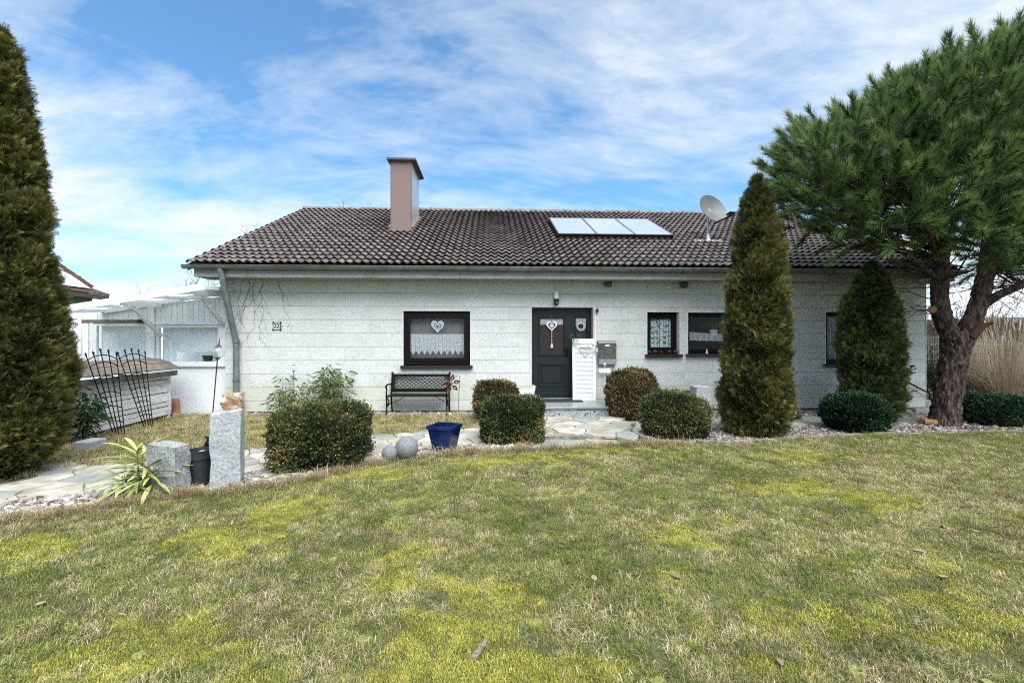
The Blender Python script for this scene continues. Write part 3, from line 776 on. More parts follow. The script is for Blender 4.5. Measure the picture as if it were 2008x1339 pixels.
# ---- roof furniture
def roof_pt(px, py, h=0.0):
    dx, dy, dz = ray(px, py); k = (ROOF_Z0+h-H-TANP*ROOF_Y0)/(dz-TANP*dy); return Vector((k*dx, k*dy, H+k*dz))
def collectors():
    a = roof_pt(1094, 459, .16); b = roof_pt(1320, 462, .16)
    y0 = (a.y+b.y)/2; L = 2.28; n = Vector((0, -sA, cA)); u = Vector((0, cA, sA))
    x0, x1 = a.x, b.x; w = (x1-x0)/3
    base = Vector((0, y0, ROOF_Z0+TANP*(y0-ROOF_Y0)))
    names = ('solar collector panel at the chimney end of the row of three on the roof', 'middle solar collector panel of the row of three on the roof', 'solar collector panel nearest the satellite dish on the roof')
    for k in range(3):
        xa, xb = x0+k*w+.004, x0+(k+1)*w-.004
        t = thing('solar_collector', names[k], 'solar panel', base+Vector(((xa+xb)/2, 0, .05)), 0, 'solar collectors on the roof')
        def q(x, s, h): return base+Vector((x, 0, 0))+u*s+n*h
        def slab(x_0, x_1, s0, s1, h0, h1): return MB().add([q(x, s, h) for h in (h0, h1) for s in (s0, s1) for x in (x_0, x_1)], [(0, 2, 3, 1), (4, 5, 7, 6), (0, 1, 5, 4), (2, 6, 7, 3), (0, 4, 6, 2), (1, 3, 7, 5)])
        slab(xa, xb, 0, L, .05, .165).build('casing', 'brown_frame', t)
        slab(xa+.03, xb-.03, .03, L-.03, .166, .172).build('glass_cover', 'collector_glass', t)
        for (p, r_, s, e) in ((xa, xb, 0, .028), (xa, xb, L-.028, L), (xa, xa+.028, .0285, L-.0285), (xb-.028, xb, .0285, L-.0285)):
            slab(p, r_, s, e, .1655, .180).build('rim', 'gutter', t)
        slab(xa+.1, xa+.14, -.05, L, .0, .049).build('rail', 'steel', t)
collectors()
def dish():
    f = roof_pt(1388, 474, .03); D = f.y
    c = PZ(1396, 411, (f.y/ (ray(1388, 474)[1]))-.05)
    t = thing('satellite_dish', 'grey satellite dish on a mast above the roof tiles', 'satellite dish', f)
    az = math.radians(17); el = math.radians(22)       # turned to the viewer's right, tipped up
    d = Vector((math.sin(az)*math.cos(el), -math.cos(az)*math.cos(el), math.sin(el)))
    M = d.to_track_quat('Z', 'Y').to_matrix()
    R = .41
    pr = [(R*k/8, .10*(k/8)**2) for k in range(0, 9)]
    m = MB(); m.lathe([(max(r, .004), z-.05) for r, z in pr]+[(R+.012, .055), (R+.012, .045), (R, .040)]+[(max(r*.985, .004), z-.062) for r, z in pr[::-1]], c, 40, M)
    m.build('reflector', 'dish_grey', t, smooth=True)
    mast = MB(); b0 = Vector((f.x, f.y, f.z-.05)); mt = c-d*.10; mt = Vector((f.x, f.y, c.z-.05))
    mast.tube([b0, mt], .028, 10); mast.bar(mt, c-d*.05, .09, .12)
    mast.build('mast', 'steel', t)
    up = M @ Vector((0, 1, 0)); low = c-up*R*.98+d*.02; lnb = c+d*.50-up*.50
    arm = MB(); arm.bar(low-d*.05, lnb-up*.06, .028, .035); arm.build('arm', 'black_iron', t)
    br = MB(); br.bar(c+M @ Vector((-.30, -.26, .03)), lnb-up*.03, .010, .010); br.bar(c+M @ Vector((.30, -.26, .03)), lnb-up*.03, .010, .010); br.build('stay', 'steel', t)
    rt = M @ Vector((1, 0, 0))
    for k in (-1, 0, 1):
        l = MB(); p = lnb+rt*k*.07; l.tube([p, p-d*.06], .030, 10); l.tube([p+d*.0, p+d*.07], .022, 8); l.build('receiver', 'black_plastic_gloss', t)
        l2 = MB(); l2.tube([p-d*.061, p-d*.075], .027, 10); l2.build('receiver_cap', 'white_plastic', t)
    cb = MB()
    for k in range(2): cb.tube([lnb-d*.02, low+Vector((.02, 0, -.05-k*.02)), low+Vector((-.05, .05, -.19)), Vector((f.x+.09, f.y-.02, f.z+.18+k*.03)), Vector((f.x+.03, f.y-.03, f.z+.20)), Vector((f.x+.05, f.y-.03, f.z+.02))], .010, 6)
    cb.build('cable', 'white_plastic', t, smooth=True)
    fl = MB(); r = random.Random(8); g = []
    for i in range(7):
        row = []
        for j in range(13):
            x = -.42+.84*j/12; s = -.14+.30*i/6
            row.append((f.x+x, f.y+s*cA, f.z+s*sA+.035+.03*math.cos(2*PI*x/.17)*.6-(.04 if i in (0, 6) or j in (0, 12) else 0)))
        g.append(row)
    fl.sheet(g); fl.build('flashing_sheet', 'lichen_white', t, smooth=True)
    sm = MB(); sm.lathe([(.11, -.02), (.06, .08), (.034, .2)], f, 10); sm.build('mast_boot', 'steel', t, smooth=True)
dish()
# ---- small things fixed to the house front
def wall_things():
    q = P(543.5, 639.5, W); t = thing('house_number_plate', 'small white enamel house number plate with dark scalloped border', 'number plate', (q.x, W-.012, q.z))
    m = MB(); m.box(q.x-.088, q.x+.088, W-.018, W-.006, q.z-.088, q.z+.088)
    for sx in (-1, 1):
        for sz in (-1, 1): m.lathe([(.022, -.006), (.022, .006)], (q.x+sx*.082, W-.012, q.z+sz*.082), 10, Matrix.Rotation(PI/2, 3, 'X'))
    m.build('border', 'cap_dark', t)
    MB().box(q.x-.070, q.x+.070, W-.022, W-.0185, q.z-.070, q.z+.070).build('face', 'white_enamel', t)
    for k, xx in enumerate((-.032, .032)):
        cu = bpy.data.curves.new('numeral', 'FONT'); cu.body = '2'; cu.size = .135; cu.extrude = .001; cu.offset = .004; cu.align_x = 'CENTER'; cu.materials.append(MATS['black_plastic_gloss'])
        o0 = bpy.data.objects.new('numeral_curve', cu); COL.objects.link(o0); bpy.context.view_layer.update(); me = bpy.data.meshes.new_from_object(o0.evaluated_get(bpy.context.evaluated_depsgraph_get())); bpy.data.objects.remove(o0); o = link(bpy.data.objects.new('numeral', me)); o.parent = t; o.location = (xx, -.0115, -.038); o.rotation_euler = (PI/2, 0, 0)
    for dx in (.11, .245):
        MB().lathe([(.010, -.01), (.010, .01)], (q.x+dx, W-.008, q.z+.01), 8, Matrix.Rotation(PI/2, 3, 'X')).build('wall_hole', 'cap_dark', house)
    # lamp with camera over the door
    q = P(1091, 596, W-.10); t = thing('wall_lamp', 'white cylinder wall lamp with black camera base above the front door', 'wall lamp', (q.x, W, q.z))
    z0 = P(1091, 597, W-.1).z; zm = P(1091, 586, W-.1).z; zt = P(1091, 570, W-.1).z
    MB().lathe([(.02, zm), (.058, zm+.001), (.060, zt-.03), (.05, zt-.008), (.02, zt)], (q.x, W-.10, 0), 18).build('lamp_shade', 'white_enamel', t, smooth=True)
    m = MB(); m.lathe([(.02, z0-.02), (.04, z0-.015), (.055, z0+.03), (.062, zm-.03), (.062, zm-.001)], (q.x, W-.10, 0), 18); m.box(q.x-.035, q.x+.035, W-.06, W-.004, z0+.02, zm-.02)
    m.build('camera_base', 'black_plastic_gloss', t, smooth=True)
    MB().tube([(q.x, W-.158, z0+.035), (q.x, W-.166, z0+.035)], .016, 10).build('lens', 'steel', t)
    q = P(1171, 609, W-.06); m = MB(); m.box(q.x-.03, q.x+.03, W-.09, W-.02, q.z-.04, q.z+.04); m.box(q.x-.015, q.x+.015, W-.021, W-.004, q.z-.02, q.z+.02)
    top(m, 'motion_sensor', 'black_plastic_gloss', 'small black sensor on the wall by the upper right door corner', 'sensor', (q.x, W-.004, q.z), bev=.008)
    # mailbox
    x0, x1 = P(1174, 690, W-.12).x, P(1209, 690, W-.12).x; z0, z1 = P(1190, 715, W-.12).z, P(1190, 668, W-.12).z
    t = thing('mailbox', 'brown and silver wall mailbox right of the white shutter', 'mailbox', ((x0+x1)/2, W, z0))
    MB().box(x0, x1, W-.11, W-.004, z0, z1-.05).build('box', 'mailbox_brown', t, bev=.006)
    m = MB(); m.prism([(W-.004, z1), (W-.004, z1-.049), (W-.135, z1-.049), (W-.135, z1-.03)], x0-.012, x1+.012, 'x'); m.build('lid', 'mailbox_brown', t, bev=.004)
    MB().box(x0-.010, x1+.010, W-.137, W-.1352, z1-.05, z1-.032).build('lid_edge', 'white_enamel', t)
    MB().box(x0+.005, x1-.005, W-.118, W-.111, z0+.005, z0+.125).build('newspaper_tray', 'steel', t, bev=.003)
    MB().box(x0+.02, x1-.02, W-.1145, W-.1105, z0+.14, z1-.09).build('window_flap', 'cap_dark', t)
    MB().box((x0+x1)/2-.055, (x0+x1)/2+.045, W-.1175, W-.115, z1-.125, z1-.09).build('name_card', 'paper_white', t)
    # outdoor socket at the right end
    q = P(1791, 723, W-.03); x = q.x
    t = thing('outdoor_socket', 'small white outdoor socket box with black cap near the right house corner', 'socket', (x, W, q.z))
    MB().box(x-.05, x+.05, W-.06, W-.004, q.z-.08, q.z+.04).build('box', 'white_plastic', t, bev=.008)
    m = MB(); m.box(x-.05, x+.01, W-.062, W-.004, q.z+.0405, q.z+.085); m.lathe([(.018, -.012), (.018, .003)], (x-.012, W-.064, q.z-.01), 8, Matrix.Rotation(PI/2, 3, 'X')); m.lathe([(.018, -.012), (.018, .003)], (x+.025, W-.064, q.z+.01), 8, Matrix.Rotation(PI/2, 3, 'X'))
    m.box(x-.04, x+.04, W-.062, W-.005, q.z-.10, q.z-.081)
    m.build('cap', 'black_plastic_gloss', t)
    # bare creeper on the wall
    r = random.Random(21); m = MB()
    def vine(x, z, n, dx, th):
        pts = [(x, W-.014, z)]
        for i in range(n):
            x += dx+r.uniform(-.05, .05); z -= r.uniform(.06, .12); pts.append((x, W-.012-r.uniform(0, .008), z))
            if r.random() < .5 and th > .003: vine(x, z, r.randint(3, 7), r.choice((-1, 1))*r.uniform(.03, .07), th*.55)
        m.tube(pts, [th*(1-.6*i/len(pts)) for i in range(len(pts))], 4)
    for px in (474, 489, 502, 516, 545): q = P(px, 548, W); vine(q.x, 2.94, r.randint(7, 15) if px < 530 else 6, r.uniform(-.03, .02), .0038)
    top(m, 'creeper', 'twig', 'bare dead creeper stems clinging to the upper left wall panels', 'creeper', (P(490, 548, W).x, W-.01, 2.0))
wall_things()

# ------------------------------------------------------------------ entrance
STEP_Z = .25; PLZ = .085
sx0, sx1 = G(1030, 813, PLZ).x, G(1195, 813, PLZ).x; SY = G(1100, 813, PLZ).y
def entrance():
    st = MB(); st.box(sx0, sx1, SY+.02, W+.03, -.04, STEP_Z-.05); st = st.build('entrance_step', 'step_front')
    tag(st, 'grey speckled granite entrance step under the front door', 'step')
    MB().box(sx0-.02, sx1+.03, SY-.02, W-.02, STEP_Z-.049, STEP_Z).build('tread', 'step_top', st, bev=.006)
    MB().box(OP_D[0]+.012, OP_D[1]-.012, W-.019, W+.30, STEP_Z-.06, STEP_Z+.004).build('door_sill_slab', 'step_top', st)
    a = G(1058, 788, STEP_Z); b = G(1132, 780, STEP_Z)
    m = MB(); m.box(a.x, b.x, a.y-.06, a.y+.42, STEP_Z+.001, STEP_Z+.016)
    top(m, 'doormat', 'doormat', 'dark doormat lying before the front door', 'doormat', (a.x, a.y, STEP_Z))
    # louvred shutter leaning by the door
    x0, x1 = P(1122, 780, W-.08).x, P(1167.5, 780, W-.08).x; h = P(1145, 664, W-.05).z-STEP_Z
    t = thing('louvred_shutter', 'white louvred wooden shutter leaning beside the front door', 'shutter', ((x0+x1)/2, W-.16, STEP_Z+.001))
    w = (x1-x0)/2; tl = .055
    M = Matrix.Rotation(-tl, 4, 'X')
    for s in (-1, 1): MB().box(min(s*w, s*(w-.065)), max(s*w, s*(w-.065)), 0, .03, 0, h, M).build('stile', 'shutter_white', t, True, bev=.003)
    for (z0, z1) in ((0, .11), (h-.11, h)): MB().box(-w+.066, w-.066, .001, .029, z0, z1, M).build('rail', 'shutter_white', t, True)
    n = 40; z0 = .115; dz = (h-.23)/n
    for k in range(n):
        A = M @ Matrix.Translation((0, .015, z0+(k+.5)*dz)) @ Matrix.Rotation(.95, 4, 'X')
        MB().box(-w+.066, w-.066, -.018, .018, -.003, .003, A).build('louvre', 'shutter_white', t, True)
    # what hangs on it
    cx = t.location.x
    def on(px, py): return P(px, py, W-.14)
    q = on(1148, 689); q.y = W-.16+.06*(q.z-STEP_Z)-.022
    r = random.Random(3); m = MB(); pts = heart_pts(q.x, q.z, .25, .23, 24)
    for k in range(24):
        a, b = pts[k], pts[(k+1) % 24]
        for s in range(3): m.tube([(a[0]+r.uniform(-.012, .012), q.y+r.uniform(-.01, .008), a[1]+r.uniform(-.012, .012)), (b[0]+r.uniform(-.012, .012), q.y+r.uniform(-.01, .008), b[1]+r.uniform(-.012, .012))], .005, 4)
    m.tube([(q.x-.07, q.y, q.z+.01), (q.x, q.y-.005, q.z-.01), (q.x+.07, q.y, q.z+.02)], .006, 4); m.tube([(q.x-.05, q.y, q.z-.02), (q.x+.05, q.y, q.z+.05)], .005, 4); m.tube([(q.x, q.y, q.z+.07), (q.x, q.y+.01, q.z+.16)], .003, 4)
    top(m, 'twig_heart', 'hen_white', 'white twig heart hanging on the louvred shutter', 'wreath', tuple(q))
    def pot(px, py, lab, s, n, gl):
        q = on(px, py); q.y = W-.19
        t = thing('hanging_pot', lab, 'plant pot', q)
        MB().lathe([(.038*s, -.055*s), (.05*s, .05*s), (.055*s, .055*s), (.045*s, .05*s)], q, 14).build('pot', 'white_enamel', t, smooth=True)
        m = MB()
        for k in range(n):
            an = r.random()*2*PI; l = r.uniform(.06, .17)*gl; dx, dy = math.cos(an)*l, math.sin(an)*l*.5
            p0 = q+Vector((0, 0, .04*s)); p1 = p0+Vector((dx*.5, dy*.5, l*.55)); p2 = p0+Vector((dx, dy, l*r.uniform(-.3, .6)))
            u = Vector((0, .004, .007)); m.add([p0-u, p0+u, p1+u, p1-u], [(0, 1, 2, 3)]); m.add([p1-u, p1+u, p2], [(0, 1, 2)])
        o = m.build('leaves', 'fern_green', t); a = o.data.attributes.new('tint', 'FLOAT', 'POINT'); a.data.foreach_set('value', rng.random(len(o.data.vertices)))
    pot(1127, 668, 'white pot with green leaves on the upper left corner of the shutter', 1.0, 40, 1.25)
    pot(1169, 685, 'narrow white pot with thin trailing leaves at the right edge of the shutter', .8, 10, .9)
    # sign stake
    b = G(1186, 785, STEP_Z); b.x = min(b.x, sx1-.05); t = thing('garden_sign', 'white sign plate on a thin stake with fleur tip under the mailbox', 'garden sign', (b.x, W-.12, STEP_Z)); Y = W-.12
    zt = P(1184, 711, Y).z; x = P(1186, 720, Y).x; t.location.x = x; ORG[t.name] = (Vector((x, Y, STEP_Z)), 0)
    MB().tube([(x, Y, STEP_Z), (x, Y, zt-.08)], .006, 6).build('stake', 'white_enamel', t)
    m = MB(); m.lathe([(.004, -.08), (.012, -.06), (.030, -.035), (.008, 0)], (x, Y, zt), 8)
    for s in (-1, 1): m.tube([(x, Y, zt-.07), (x+s*.03, Y, zt-.055), (x+s*.036, Y, zt-.035)], .007, 5)
    m.build('fleur_tip', 'white_enamel', t)
    za, zb = P(1186, 731, Y).z, P(1186, 722, Y).z
    MB().box(x-.135, x+.13, Y-.018, Y-.008, za, zb).build('sign_plate', 'paper_white', t, bev=.003)
    q = P(1167, 766, W-.01); m = MB(); m.box(q.x-.02, q.x+.025, W-.03, W-.004, q.z-.04, q.z+.04); top(m, 'cable_box', 'white_plastic', 'small white box low on the wall beside the shutter foot', 'junction box', (q.x, W-.004, q.z), bev=.005)
entrance()

# ------------------------------------------------------------------ hen, bench, stakes
def hen():
    q = PZ(1036, 770, 9.75); zb = STEP_Z; x, y = q.x, W-.28; top_z = P(1036, 757, y).z; hh = top_z-zb
    t = thing('hen_figure', 'white hen shaped garden figure beside the front door behind the boxwood', 'garden figure', (x, y, zb))
    m = MB(); prof = [(.02, 0), (.13, .01), (.15, .06), (.12, .12), (.10, .2), (.10, hh-.33)]
    m.lathe(prof, (x, y, zb), 14); m.build('pedestal', 'hen_white', t, smooth=True)
    zc = top_z-.16; b = MB()
    pts = [(-.20, .10, .012), (-.19, .02, .05), (-.12, -.02, .10), (-.02, -.03, .125), (.08, -.01, .105), (.13, .05, .066), (.155, .10, .045), (.165, .13, .04), (.185, .145, .02), (.215, .135, .004)]
    b.tube([(x+a, y, zc+c) for a, c, r_ in pts], [r_ for *_, r_ in pts], 14)
    b.build('body', 'hen_white', t, smooth=True)
    tl = MB()
    for k in range(5): tl.bar((x-.14, y+(k-2)*.015, zc+.0), (x-.235+.015*k, y+(k-2)*.03, zc+.10+.012*k), .02, .045)
    tl.build('tail', 'hen_white', t, bev=.006)
    cm = MB(); cm.prism([(x+.13, zc+.16), (x+.14, zc+.195), (x+.155, zc+.18), (x+.17, zc+.195), (x+.18, zc+.165)], y-.008, y+.008, 'y'); cm.build('comb', 'hen_white', t)
    wg = MB()
    for s in (-1, 1): wg.lathe([(.01, -.1), (.05, -.06), (.06, 0), (.03, .07), (.005, .1)], (x-.02, y+s*.10, zc), 10, Matrix.Rotation(PI/2, 3, 'Y'))
    wg.build('wing', 'hen_white', t, smooth=True)
hen()
def bench():
    a = G(757, 815), G(879, 815)
    w = a[1].x-a[0].x; cx = (a[0].x+a[1].x)/2; y = a[0].y+.36; hw = w/2-.02
    t = thing('garden_bench', 'black iron garden bench with lattice back against the house wall', 'bench', (cx, y, .0), -.05)
    B = 'black_iron'
    zt = .88; zs = .40; yf = -.36; yb = 0.02
    by = lambda z: yb+.10*(z-zs)/(zt-zs) if z > zs else yb
    for s in (-1, 1):
        x = s*hw; sd = MB()
        sd.tube([(x, yb+.08, 0), (x, yb+.03, .2), (x, yb, zs), (x, by(.7), .7), (x, by(zt), zt)], [.020, .018, .022, .018, .018], 6); sd.lathe([(.024, -.02), (.026, .01), (.005, .03)], (x, by(zt), zt), 8)
        sd.build('rear_leg', B, t, True)
        fl = MB(); fl.tube([(x, yf-.03, 0), (x, yf+.015, .14), (x, yf+.01, .28), (x, yf, zs), (x, yf-.01, .5), (x, yf+.01, .60)], [.022, .016, .018, .022, .014, .014], 6); fl.build('front_leg', B, t, True)
        ar = MB(); ar.tube([(x, by(.64), .64), (x, yf+.12, .655), (x, yf+.01, .65), (x, yf-.045, .63), (x, yf-.05, .60), (x, yf-.02, .595)], [.016, .018, .02, .022, .02, .012], 6); ar.build('armrest', B, t, True)
        sc = MB(); sc.tube([(x, yf, zs), (x, (yf+yb)/2, zs-.01), (x, yb, zs)], .018, 6); sc.tube([(x, yf+.02, .15), (x, yf+.12, .22), (x, yf+.16, .32), (x, yf+.08, .36)], .012, 5); sc.tube([(x, yb, .2), (x, yb-.1, .24), (x, yf+.14, .2)], .011, 5)
        sc.build('side_scroll', B, t, True)
        MB().tube([(x, yb-.02, .2), (x-s*.32, yb-.02, zs-.03)], .007, 5).build('brace', B, t, True)
    for k in range(6): MB().box(-hw+.012, hw-.012, yf-.01+k*.064, yf+.045+k*.064, zs+.005, zs+.028).build('seat_slat', B, t, True, bev=.004)
    def pl(x, z, o=0): return (x, by(z)-.012+o, z)
    z0, z1 = .52, .86
    for (zz, hh) in ((z1, .06), (z0+.02, .075)): MB().bar(pl(-hw+.014, zz-hh/2), pl(hw-.014, zz-hh/2), .028, hh).build('back_rail', B, t, True)
    for s in (-1, 1): MB().bar(pl(s*(hw-.045), z0+.022), pl(s*(hw-.045), z1-.062), .05, .024, (0, 1, 0)).build('back_stile', B, t, True)
    lt = MB(); xa, xb = -hw+.07, hw-.07; za, zb = z0+.02, z1-.06; dx = .098; sl = (zb-za)/(3.4*dx)
    for s in (-1, 1):
        k = -4
        while True:
            x0 = xa+k*dx; k += 1
            if x0 > xb: break
            A = [x0, za]; E = [x0+3.4*dx, zb]
            if A[0] < xa: A[1] += (xa-A[0])*sl; A[0] = xa
            if E[0] > xb: E[1] -= (E[0]-xb)*sl; E[0] = xb
            if E[1]-A[1] < .01: continue
            f = (lambda v: v) if s > 0 else (lambda v: -v)
            lt.bar(pl(f(A[0]), A[1], .002*s), pl(f(E[0]), E[1], .002*s), .012, .013, (0, 1, 0))
    lt.build('back_lattice', B, t, True)
bench()
def stakes():
    def glass_stake(pb, pt, dep, lab, rg, tip, ball):
        b = Vector(pb); e = PZ(*pt, dep); t = thing('garden_stake', lab, 'garden stake', b)
        g = PZ(*ball, dep); d = (e-b).normalized()
        MB().tube([b, g-d*rg*.9], .007, 6).build('rod', tip, t)
        m = MB(); m.lathe([(.004, -rg)]+[(rg*math.cos(a), rg*math.sin(a)) for a in np.linspace(-1.4, 1.4, 11)]+[(.004, rg)], g, 18); m.build('glass_globe', 'glass_clear', t, smooth=True)
        c = MB(); c.lathe([(.004, 0), (.035, .002), (.030, .012), (.010, .02)], g+d*rg*.95, 12); c.tube([g+d*rg, e], [.012, .003], 6); c.lathe([(.01, -.02), (.03, 0), (.03, .01), (.01, .012)], g-d*rg*1.0, 12)
        c.build('globe_cap', tip, t)
    glass_stake(G(411, 935)+Vector((0, 0, .32)), (431, 663), 5.1, 'tall rusty garden stake with glass globe standing in the black pot', .066, 'rust_metal', (427.5, 691))
    bb = G(577, 808); glass_stake(bb, (576, 712), 9.75, 'thin garden stake with small glass globe among the bamboo by the wall', .075, 'thin_metal', (576, 722))
    # flower stake in the blue pot
    f = PZ(884, 752, 6.75); t = thing('flower_stake', 'rusty metal flower on a thin stake rising from the blue pot', 'garden stake', (PZ(878, 838, 6.75).x, f.y, .15))
    MB().tube([PZ(878, 850, 6.75), PZ(879, 790, 6.75), f], .005, 5).build('rod', 'rust_metal', t)
    for k in range(6):
        an = k*PI/3+.25; d = Vector((math.cos(an), 0, math.sin(an))); n = Vector((-d.z, 0, d.x))
        o = [f+d*.03, f+d*.075+n*.034, f+d*.115+n*.022, f+d*.145, f+d*.115-n*.022, f+d*.075-n*.034]; c0 = f+d*.085
        i = [c0+(p-c0)*.28 for p in o]; m = MB()
        vs = [p+Vector((0, -.012, 0)) for p in o]+[p+Vector((0, -.004, 0)) for p in i]+[p+Vector((0, -.002, 0)) for p in o]+[p+Vector((0, .004, 0)) for p in i]; fs = []
        for a in range(6):
            b = (a+1) % 6; fs += [(a, b, 6+b, 6+a), (12+a, 18+a, 18+b, 12+b), (a, 12+a, 12+b, b), (6+a, 6+b, 18+b, 18+a)]
        m.add(vs, fs).build('petal', 'rust_metal', t)
    MB().lathe([(.004, -.02), (.028, -.005), (.028, .005), (.004, .015)], f, 10, Matrix.Rotation(PI/2, 3, 'X')).build('flower_centre', 'rust_metal', t)
    # shepherd hook
    b = G(899, 813); Y = b.y; q = lambda x, y: P(x, y, Y)
    m = MB(); m.tube([b, q(900, 765), q(902, 748), q(901, 739), q(897, 736), q(893, 738), q(891, 744)], .007, 6)
    t = top(m, 'shepherd_hook', 'thin_metal', 'thin curved wire hook stuck in the ground right of the bench', 'garden stake', tuple(b))
    m = MB(); c = q(893, 757); m.lathe([(.004, -.04)]+[(.04*math.cos(a), .04*math.sin(a)) for a in np.linspace(-1.3, 1.3, 8)]+[(.004, .04)], c, 12); m.tube([c+Vector((0, 0, .04)), q(891, 744)], .002, 4)
    top(m, 'glass_drop', 'glass_clear', 'small clear glass ball hanging from the wire hook by the bench', 'garden ornament', tuple(c), smooth=True)
stakes()

# ------------------------------------------------------------------ pots, stones
def rough_block(name, m, lab, cat, base, w, d, h, rz, seed, jit=.012, tilt=0.0):
    r = random.Random(seed); nx, nz = 6, max(5, int(h/.07)); bm = bmesh.new()
    bmesh.ops.create_cube(bm, size=1); bmesh.ops.subdivide_edges(bm, edges=bm.edges[:], cuts=7, use_grid_fill=True)
    for v in bm.verts:
        x, y, z = v.co
        n = vnoise(x*3+seed+y*2, z*6+y*3, 1.0, seed, 3)-.5
        f = 1+n*jit*6/max(w, .2)
        k = max(abs(x), abs(y)); ed = (abs(x) > .49)+(abs(y) > .49)+(abs(z) > .49)
        sh = 1-.035*(ed >= 2)
        v.co = (x*w*f*sh, y*d*f*sh, (z+.5)*h*(1 if z < .49 else 1+tilt*x+n*.05)*(1-.01*(ed >= 2)))
    me = bpy.data.meshes.new(name); bm.to_mesh(me); bm.free(); me.materials.append(MATS[m])
    o = link(bpy.data.objects.new(name, me)); o.location = base; o.rotation_euler = (0, 0, rz)
    return tag(o, lab, cat)
def GD(px, py, d):
    g = G(px, py); k = (g.y+d)/g.y; return Vector((g.x*k, g.y+d, 0))
def stones_and_pots():
    b = GD(446, 955, .13); rough_block('granite_pillar', 'granite', 'tall rough pale granite pillar beside the black pot', 'stone pillar', (b.x, b.y, -.04), .30, .21, .86, .30, 1, tilt=.03)
    b = GD(331, 970, .13); rough_block('granite_pillar', 'granite_dark', 'short darker granite block behind the yellow green dwarf bamboo', 'stone pillar', (b.x, b.y, -.04), .33, .22, .55, -.10, 2, jit=.02, tilt=-.05)
    b = GD(1371, 862, .25); b.y -= .25; rough_block('granite_pillar', 'granite_dark', 'granite pillar standing behind the right boxwood ball', 'stone pillar', (b.x+.02, b.y+.25, -.04), .27, .22, P(1369, 757, b.y+.2).z+.04, .1, 3, tilt=-.01)
    b = G(461, 811); o = rough_block('ochre_boulder', 'ochre_rock', 'ochre and white boulder under the downpipe foot', 'boulder', (b.x, b.y-.1, -.03), .36, .26, .50, .2, 4, .05)
    # spheres
    for px, py, r_, lab in ((762, 908, .105, 'smaller grey stone ball in front of the path'), (795, 905, .155, 'larger grey stone ball behind the smaller one')):
        b = G(px, py); m = MB(); m.lathe([(.002, 0)]+[(r_*math.sin(a), r_-r_*math.cos(a)) for a in np.linspace(.12, PI-.12, 16)]+[(.002, 2*r_)], (b.x, b.y+r_*.6, .01), 28)
        top(m, 'stone_ball', 'round_stone', lab, 'stone ball', (b.x, b.y+r_*.6, .01), smooth=True, group='grey stone balls by the path')
    # blue pot
    b = GD(872, 889, .15); b.y -= .16; w0 = .125; w1 = .185; h = .385; rz = -.38
    t = thing('blue_planter', 'square tapered glazed blue planter on the gravel', 'planter', (b.x, b.y+.16, 0), rz)
    m = MB()
    def sq(w, z): return [(-w, -w, z), (w, -w, z), (w, w, z), (-w, w, z)]
    rings = [sq(w0, 0), sq(w1-.004, h-.05), sq(w1+.012, h-.045), sq(w1+.014, h), sq(w1-.022, h), sq(w1-.03, h-.12)]
    for k in range(5): m.add(rings[k]+rings[k+1], [(i, (i+1) % 4, 4+(i+1) % 4, 4+i) for i in range(4)])
    m.add(rings[0], [(3, 2, 1, 0)]); m.build('pot', 'blue_glaze', t, True, bev=.006)
    MB().add(sq(w1-.031, h-.115), [(0, 1, 2, 3)]).build('pot_soil', 'soil', t, True)
    # black pot
    b = GD(391, 954, .1); b.y -= .10; R1 = .128; R0 = .092; h = .40
    t = thing('black_pot', 'round black flower pot beside the tall granite pillar', 'plant pot', (b.x, b.y+.10, -.01))
    MB().lathe([(.02, 0), (R0, .002), (R1-.012, h-.10), (R1, h-.095), (R1+.004, h), (R1-.010, h), (R1-.02, h-.06), (.01, h-.065)], (b.x, b.y+.10, -.01), 28).build('pot', 'black_plastic', t, smooth=True)
    r = random.Random(5); m = MB()
    for k in range(9):
        a = r.random()*6.3; rr = r.uniform(.02, .085); c = Vector((b.x+rr*math.cos(a), b.y+.1+rr*math.sin(a), h-.06)); s = r.uniform(.025, .045)
        m.lathe([(.004, -s*.5), (s, -s*.1), (s*.85, s*.35), (.004, s*.55)], c, 7)
    top(m, 'pot_pebbles', 'pebble', 'pale pebbles lying in the black flower pot', 'pebbles', (b.x, b.y+.1, h-.07))
    # black bird figure on the pot rim
    q = PZ(407, 873, b.y+.12); m = MB()
    pts = [(-.055, -.10, .004), (-.035, -.055, .018), (-.005, -.01, .036), (.010, .03, .034), (.015, .06, .022), (.010, .085, .020), (-.012, .095, .012), (-.04, .098, .003)]
    m.tube([(q.x+x, q.y, q.z+z) for x, z, _ in pts], [w for *_, w in pts], 10)
    for s in (-1, 1): m.tube([(q.x, q.y+s*.02, q.z), (q.x-.03, q.y+s*.05, q.z-.05), (q.x-.06, q.y+s*.04, q.z-.07)], [.02, .016, .003], 6)
    m.tube([(q.x+.005, q.y, q.z-.03), (q.x+.005, q.y, h-.05)], .005, 5)
    top(m, 'bird_ornament', 'black_iron', 'small black metal bird ornament on the rim of the black pot', 'garden ornament', (q.x, q.y, h-.05), smooth=True)
    # clay pipe by the annex
    b = G(342, 812); t = MB(); t.lathe([(.04, 0), (.085, 0), (.072, .16), (.078, .17), (.066, .34), (.05, .34)], (b.x, b.y+.05, -.01), 16)
    top(t, 'clay_pipe', 'terracotta', 'upturned terracotta pot standing between shed and white annex', 'plant pot', (b.x, b.y+.05, -.01), smooth=True)
    b = G(160, 884); m = MB(); m.box(b.x-.12, b.x+.12, b.y, b.y+.3, -.05, .13); top(m, 'concrete_block', 'concrete', 'low grey concrete block at the foot of the left thuja', 'concrete block', (b.x, b.y, 0), bev=.012)
